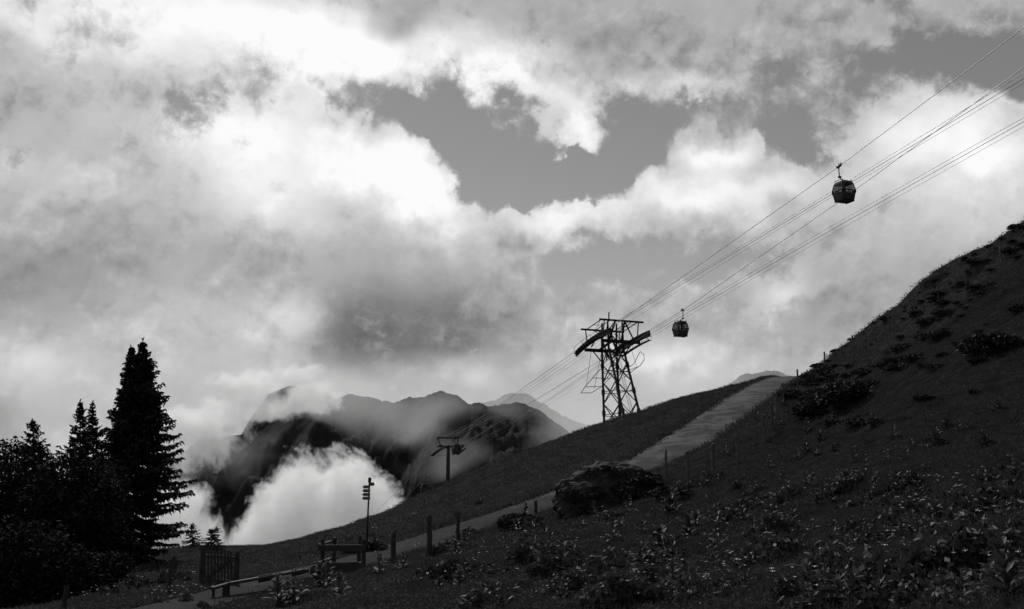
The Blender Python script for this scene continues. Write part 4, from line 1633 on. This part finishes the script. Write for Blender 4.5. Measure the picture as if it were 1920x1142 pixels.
for k in range(16):
    px_w = random.uniform(110, 380)
    p = hit(px_w, random.uniform(1085, 1138))
    clump(p, random.uniform(.5, 1.0), random.uniform(.8, 1.3), 'leafy clump of weeds ' + ('under the dark thicket at the left' if px_w < 200 else ('between the old posts and the thicket' if px_w < 300 else 'beside the old posts left of the gate')), 'weeds below the trees')

# ------------------------------------------------------------------ grass: blades in tufts over the whole slope
g = np.random.default_rng(5)
NT_ = 190000
r_ = 4.0 + 108.0 * g.uniform(0, 1, NT_) ** 1.15
th = g.uniform(R(-33), R(33), NT_)
tx, ty = r_ * np.sin(th), r_ * np.cos(th)
td, _ = track_near(tx, ty)
edge_ = np.interp(ty, [36, 50], [.55, 1.5])
keep = (td > edge_ + g.uniform(-.3, .3, NT_)) | ((g.uniform(0, 1, NT_) < .45) & (ty < 52))
keep &= fbm(tx / 1.6, ty / 1.6, 3, 61) + g.uniform(-.3, .3, NT_) > -.33
tx, ty, r_, td = tx[keep], ty[keep], r_[keep], td[keep]
tz = grid_h(tx, ty) - .02
n = len(tx)
NB = 6
tall = np.clip(fbm(tx / 5, ty / 5, 3, 71) * 2.8, 0, 1)
hgt = (.045 + .08 * g.uniform(0, 1, n) ** 2 + .10 * tall * g.uniform(.3, 1, n) + .20 * np.exp(-((td - 2.2) / .7) ** 2) * (ty > 45)) * (1 + .004 * r_)
az_ = g.uniform(0, 6.283, (n, NB))
ln = hgt[:, None] * g.uniform(.5, 1.3, (n, NB))
lean = g.uniform(.15, 1.0, (n, NB))
wd = (.0032 + .00032 * r_)[:, None] * g.uniform(.7, 1.3, (n, NB))
spread = (.04 + .003 * r_)[:, None] * g.uniform(.2, 1.6, (n, NB))
bx, by = tx[:, None] + np.cos(az_) * spread, ty[:, None] + np.sin(az_) * spread
bz = np.repeat(tz[:, None], NB, 1)
lx, ly = np.cos(az_ + g.normal(0, .6, (n, NB))), np.sin(az_ + g.normal(0, .6, (n, NB)))
sx_, sy_ = -ly * wd, lx * wd
mx_, my_, mz_ = bx + lx * ln * lean * .35, by + ly * ln * lean * .35, bz + ln * .62
ex_, ey_, ez_ = bx + lx * ln * lean, by + ly * ln * lean, bz + ln * (1 - .35 * lean)
near_ = r_ < 30
st3 = lambda *q: np.stack(q, -1)
nb_ = lambda q: q[near_]
V1 = np.stack([st3(nb_(bx - sx_), nb_(by - sy_), nb_(bz)), st3(nb_(bx + sx_), nb_(by + sy_), nb_(bz)), st3(nb_(mx_ + sx_ * .7), nb_(my_ + sy_ * .7), nb_(mz_)),
               st3(nb_(mx_ - sx_ * .7), nb_(my_ - sy_ * .7), nb_(mz_)), st3(nb_(ex_), nb_(ey_), nb_(ez_))], 2).reshape(-1, 3)
k5 = np.arange(len(V1) // 5)[:, None] * 5
tri = np.concatenate([k5 + np.array([[0, 1, 2]]), k5 + np.array([[0, 2, 3]]), k5 + np.array([[3, 2, 4]])])
fb_ = lambda q: q[~near_]
V2 = np.stack([st3(fb_(bx - sx_ * 1.3), fb_(by - sy_ * 1.3), fb_(bz)), st3(fb_(bx + sx_ * 1.3), fb_(by + sy_ * 1.3), fb_(bz)), st3(fb_(ex_), fb_(ey_), fb_(ez_))], 2).reshape(-1, 3)
tri = np.concatenate([tri, len(V1) + np.arange(len(V2)).reshape(-1, 3)])
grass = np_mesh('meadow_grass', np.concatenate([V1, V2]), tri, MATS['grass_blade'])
tag(grass, 'short mountain grass covering the whole slope', None, None, 'stuff')

# ------------------------------------------------------------------ pale flower heads scattered in the grass
g = np.random.default_rng(8)
V, Fc, n = [], [], 0
cl_ = [(g.uniform(560, 1900), g.uniform(960, 1140)) for _ in range(70)] + [(g.uniform(1000, 1900), g.uniform(850, 980)) for _ in range(26)] + [(g.uniform(120, 380), g.uniform(1080, 1135)) for _ in range(30)] + [(g.uniform(700, 1100), g.uniform(880, 980)) for _ in range(18)]
for (px, py) in cl_:
    p = hit(px, py)
    for q in range(int(g.integers(1, 5))):
        c = p + Vector((g.normal() * .25, g.normal() * .25, .14 + g.uniform(0, .16)))
        r = g.uniform(.010, .020) * (1 + .012 * p.y)
        for k in range(5):
            a = 6.283 * k / 5
            a2 = a + .55
            i = len(V)
            V += [tuple(c), (c.x + r * math.cos(a - .5), c.y + r * math.sin(a - .5), c.z + r * .5), (c.x + r * 1.3 * math.cos(a), c.y + r * 1.3 * math.sin(a), c.z + r * .7), (c.x + r * math.cos(a + .5), c.y + r * math.sin(a + .5), c.z + r * .5)]
            Fc.append((i, i + 1, i + 2, i + 3))
fl = new_obj('meadow_flowers', V, Fc, MATS['petal'])
tag(fl, 'tiny pale flower heads sprinkled through the grass', None, None, 'stuff')


# ------------------------------------------------------------------ cloud in the valley: real volumes standing between the slope and the mountains
def box_obj(name, lo, hi, m):
    v = [(x, y, z) for z in (lo[2], hi[2]) for y in (lo[1], hi[1]) for x in (lo[0], hi[0])]
    f = [(0, 2, 3, 1), (4, 5, 7, 6), (0, 1, 5, 4), (2, 6, 7, 3), (0, 4, 6, 2), (1, 3, 7, 5)]
    return new_obj(name, v, f, m)


def cloud(name, lumps, dens, thr, soft, n_amp, n_scale, n_detail, step, g=.35, pad=1.35, rough=.6, edge=.3):
    """lumps: (bearing x, bearing y, distance, radius x, radius z (both in bearing units), radius along the view in metres, weight)"""
    mt = bpy.data.materials.new(name + '_vapour')
    mt.use_nodes = True
    mt.node_tree.nodes.clear()
    t = NT(mt.node_tree)
    pos = t.n('ShaderNodeTexCoord').outputs['Object']
    wrp = t.v('SUBTRACT', t.noise(pos, n_scale * .5, 2, .5, out='Color'), (.5, .5, .5))
    wpos = t.v('ADD', pos, t.v('SCALE', wrp, scale=1.2 / n_scale))
    acc = 0.0
    lo, hi = Vector((1e9,) * 3), Vector((-1e9,) * 3)
    for (px, py, d, rx, rz, rd, w) in lumps:
        c = at(px, py, d)
        r = Vector((rx * d / F, rd, rz * d / F))
        for i in range(3):
            lo[i] = min(lo[i], c[i] - r[i] * pad)
            hi[i] = max(hi[i], c[i] + r[i] * pad)
        mp = t.n('ShaderNodeMapping', vector_type='TEXTURE')
        t.link(wpos, mp.inputs['Vector'])
        mp.inputs['Location'].default_value = c
        mp.inputs['Scale'].default_value = r
        r2 = t.v('DOT_PRODUCT', mp.outputs[0], mp.outputs[0])
        gs = t.m('MAXIMUM', t.m('SUBTRACT', 1.0, t.m('MULTIPLY', r2, 1.0 / (pad * pad))), 0.0)
        acc = t.m('MULTIPLY_ADD', t.m('MULTIPLY', gs, gs), w, acc)
    nz = t.noise(wpos, n_scale, n_detail, rough)
    nz2 = t.noise(wpos, n_scale * 3.1, max(1, n_detail - 1), rough)
    acc2 = t.m('MULTIPLY_ADD', t.m('SUBTRACT', nz, .5), n_amp, acc)
    acc2 = t.m('MULTIPLY_ADD', t.m('SUBTRACT', nz2, .5), n_amp * edge, acc2)
    # nothing at the walls of the domain
    acc2 = t.m('MULTIPLY', acc2, t.rng(acc, .0, .12, 0, 1))
    den = t.m('MULTIPLY', t.rng(acc2, thr, thr + soft, 0, 1, 'SMOOTHSTEP'), dens)
    pv = t.n('ShaderNodeVolumePrincipled')
    pv.inputs['Color'].default_value = (.999, .999, .999, 1)
    pv.inputs['Anisotropy'].default_value = g
    t.link(den, pv.inputs['Density'])
    out = t.n('ShaderNodeOutputMaterial')
    t.link(pv.outputs[0], out.inputs['Volume'])
    o = box_obj(name, lo, hi, mt)
    size = (hi - lo)
    mt.cycles.volume_step_rate = step / (sum(size) / 3 / 10)
    tag(o, kind='stuff')
    return o


# the bright bank that fills the valley below the ridge
cloud('cloud_bank', [
    (600, 950, 600, 105, 92, 34, 1.0), (545, 985, 600, 78, 80, 30, .9), (655, 905, 590, 60, 64, 28, .9), (690, 955, 600, 62, 62, 30, .9),
    (560, 885, 610, 44, 46, 24, .7), (620, 1030, 600, 170, 60, 34, 1.0), (490, 1010, 600, 50, 50, 26, .6), (735, 965, 595, 40, 36, 22, .5),
], .085, .32, .45, 3.2, .05, 4, 3.0, .45, rough=.68, edge=.8)
cloud('cloud_bank', [
    (325, 985, 560, 78, 84, 30, 1.0), (250, 1000, 560, 110, 90, 34, 1.0), (350, 930, 565, 44, 46, 24, .7), (385, 1000, 560, 36, 46, 22, .7),
    (180, 960, 570, 110, 120, 34, 1.0), (60, 980, 570, 130, 120, 34, 1.0),
], .07, .30, .5, 3.2, .05, 4, 3.5, .45, rough=.66, edge=.7)
cloud('cloud_wisp', [(440, 1030, 580, 50, 28, 26, .8), (500, 1040, 580, 60, 26, 26, .8), (415, 1000, 580, 30, 40, 20, .6)],
      .03, .3, .6, 2.6, .07, 4, 4.0, .45, rough=.65)
# thin drifts hanging along the mountain side
cloud('cloud_veil', [
    (740, 765, 1000, 120, 60, 60, 1.2), (830, 770, 1000, 60, 60, 60, 1.0), (680, 750, 1000, 90, 46, 60, 1.2), (600, 770, 1000, 60, 24, 50, .7), (900, 850, 1000, 70, 46, 50, .8),
    (840, 860, 1000, 60, 46, 50, .9), (1050, 800, 1010, 60, 60, 60, .9), (1120, 800, 1010, 100, 90, 60, 1.4), (1000, 840, 1000, 50, 34, 50, .7), (1200, 770, 1010, 110, 60, 60, 1.1), (640, 760, 1000, 60, 30, 50, .7),
    (960, 775, 1010, 70, 34, 50, .8), (900, 775, 1010, 50, 30, 50, .6),
], .0055, .22, 1.2, 2.8, .014, 4, 10.0, .45, rough=.62)
cloud('cloud_veil', [
    (380, 850, 1000, 70, 44, 60, 1.0), (450, 850, 1000, 60, 44, 60, .8), (330, 880, 1000, 60, 60, 60, 1.0), (430, 900, 1000, 60, 36, 50, .5),
    (520, 820, 1000, 70, 24, 50, .4),
], .0035, .22, 1.2, 3.0, .018, 4, 10.0, .45, rough=.62)

# cloud wrapped round the left peak
cloud('cloud_bank', [
    (400, 805, 1400, 90, 40, 46, 1.1), (330, 840, 1400, 110, 60, 46, 1.0), (455, 765, 1400, 60, 34, 40, 1.3), (500, 752, 1400, 40, 20, 40, 1.1), (590, 757, 1400, 50, 24, 46, 1.2),
    (520, 768, 1400, 60, 20, 40, 1.2), (580, 738, 1400, 36, 14, 46, 1.1), (450, 722, 1400, 60, 26, 46, 1.0), (570, 700, 1400, 40, 16, 46, .7), (490, 705, 1400, 50, 20, 46, .8),
], .045, .30, .7, 3.0, .018, 4, 8.0, .45, rough=.68, edge=.8)
# even haze in the far valley behind the first ridge
mh = bpy.data.materials.new('far_air')
mh.use_nodes = True
mh.node_tree.nodes.clear()
t = NT(mh.node_tree)
pv = t.n('ShaderNodeVolumePrincipled')
pv.inputs['Color'].default_value = (.99, .99, .99, 1)
pv.inputs['Density'].default_value = .0010
pv.inputs['Anisotropy'].default_value = .3
t.link(pv.outputs[0], t.n('ShaderNodeOutputMaterial').inputs['Volume'])
hz = box_obj('valley_haze', (-1600, 1620, -300), (1600, 2250, 215), mh)
tag(hz, kind='stuff')
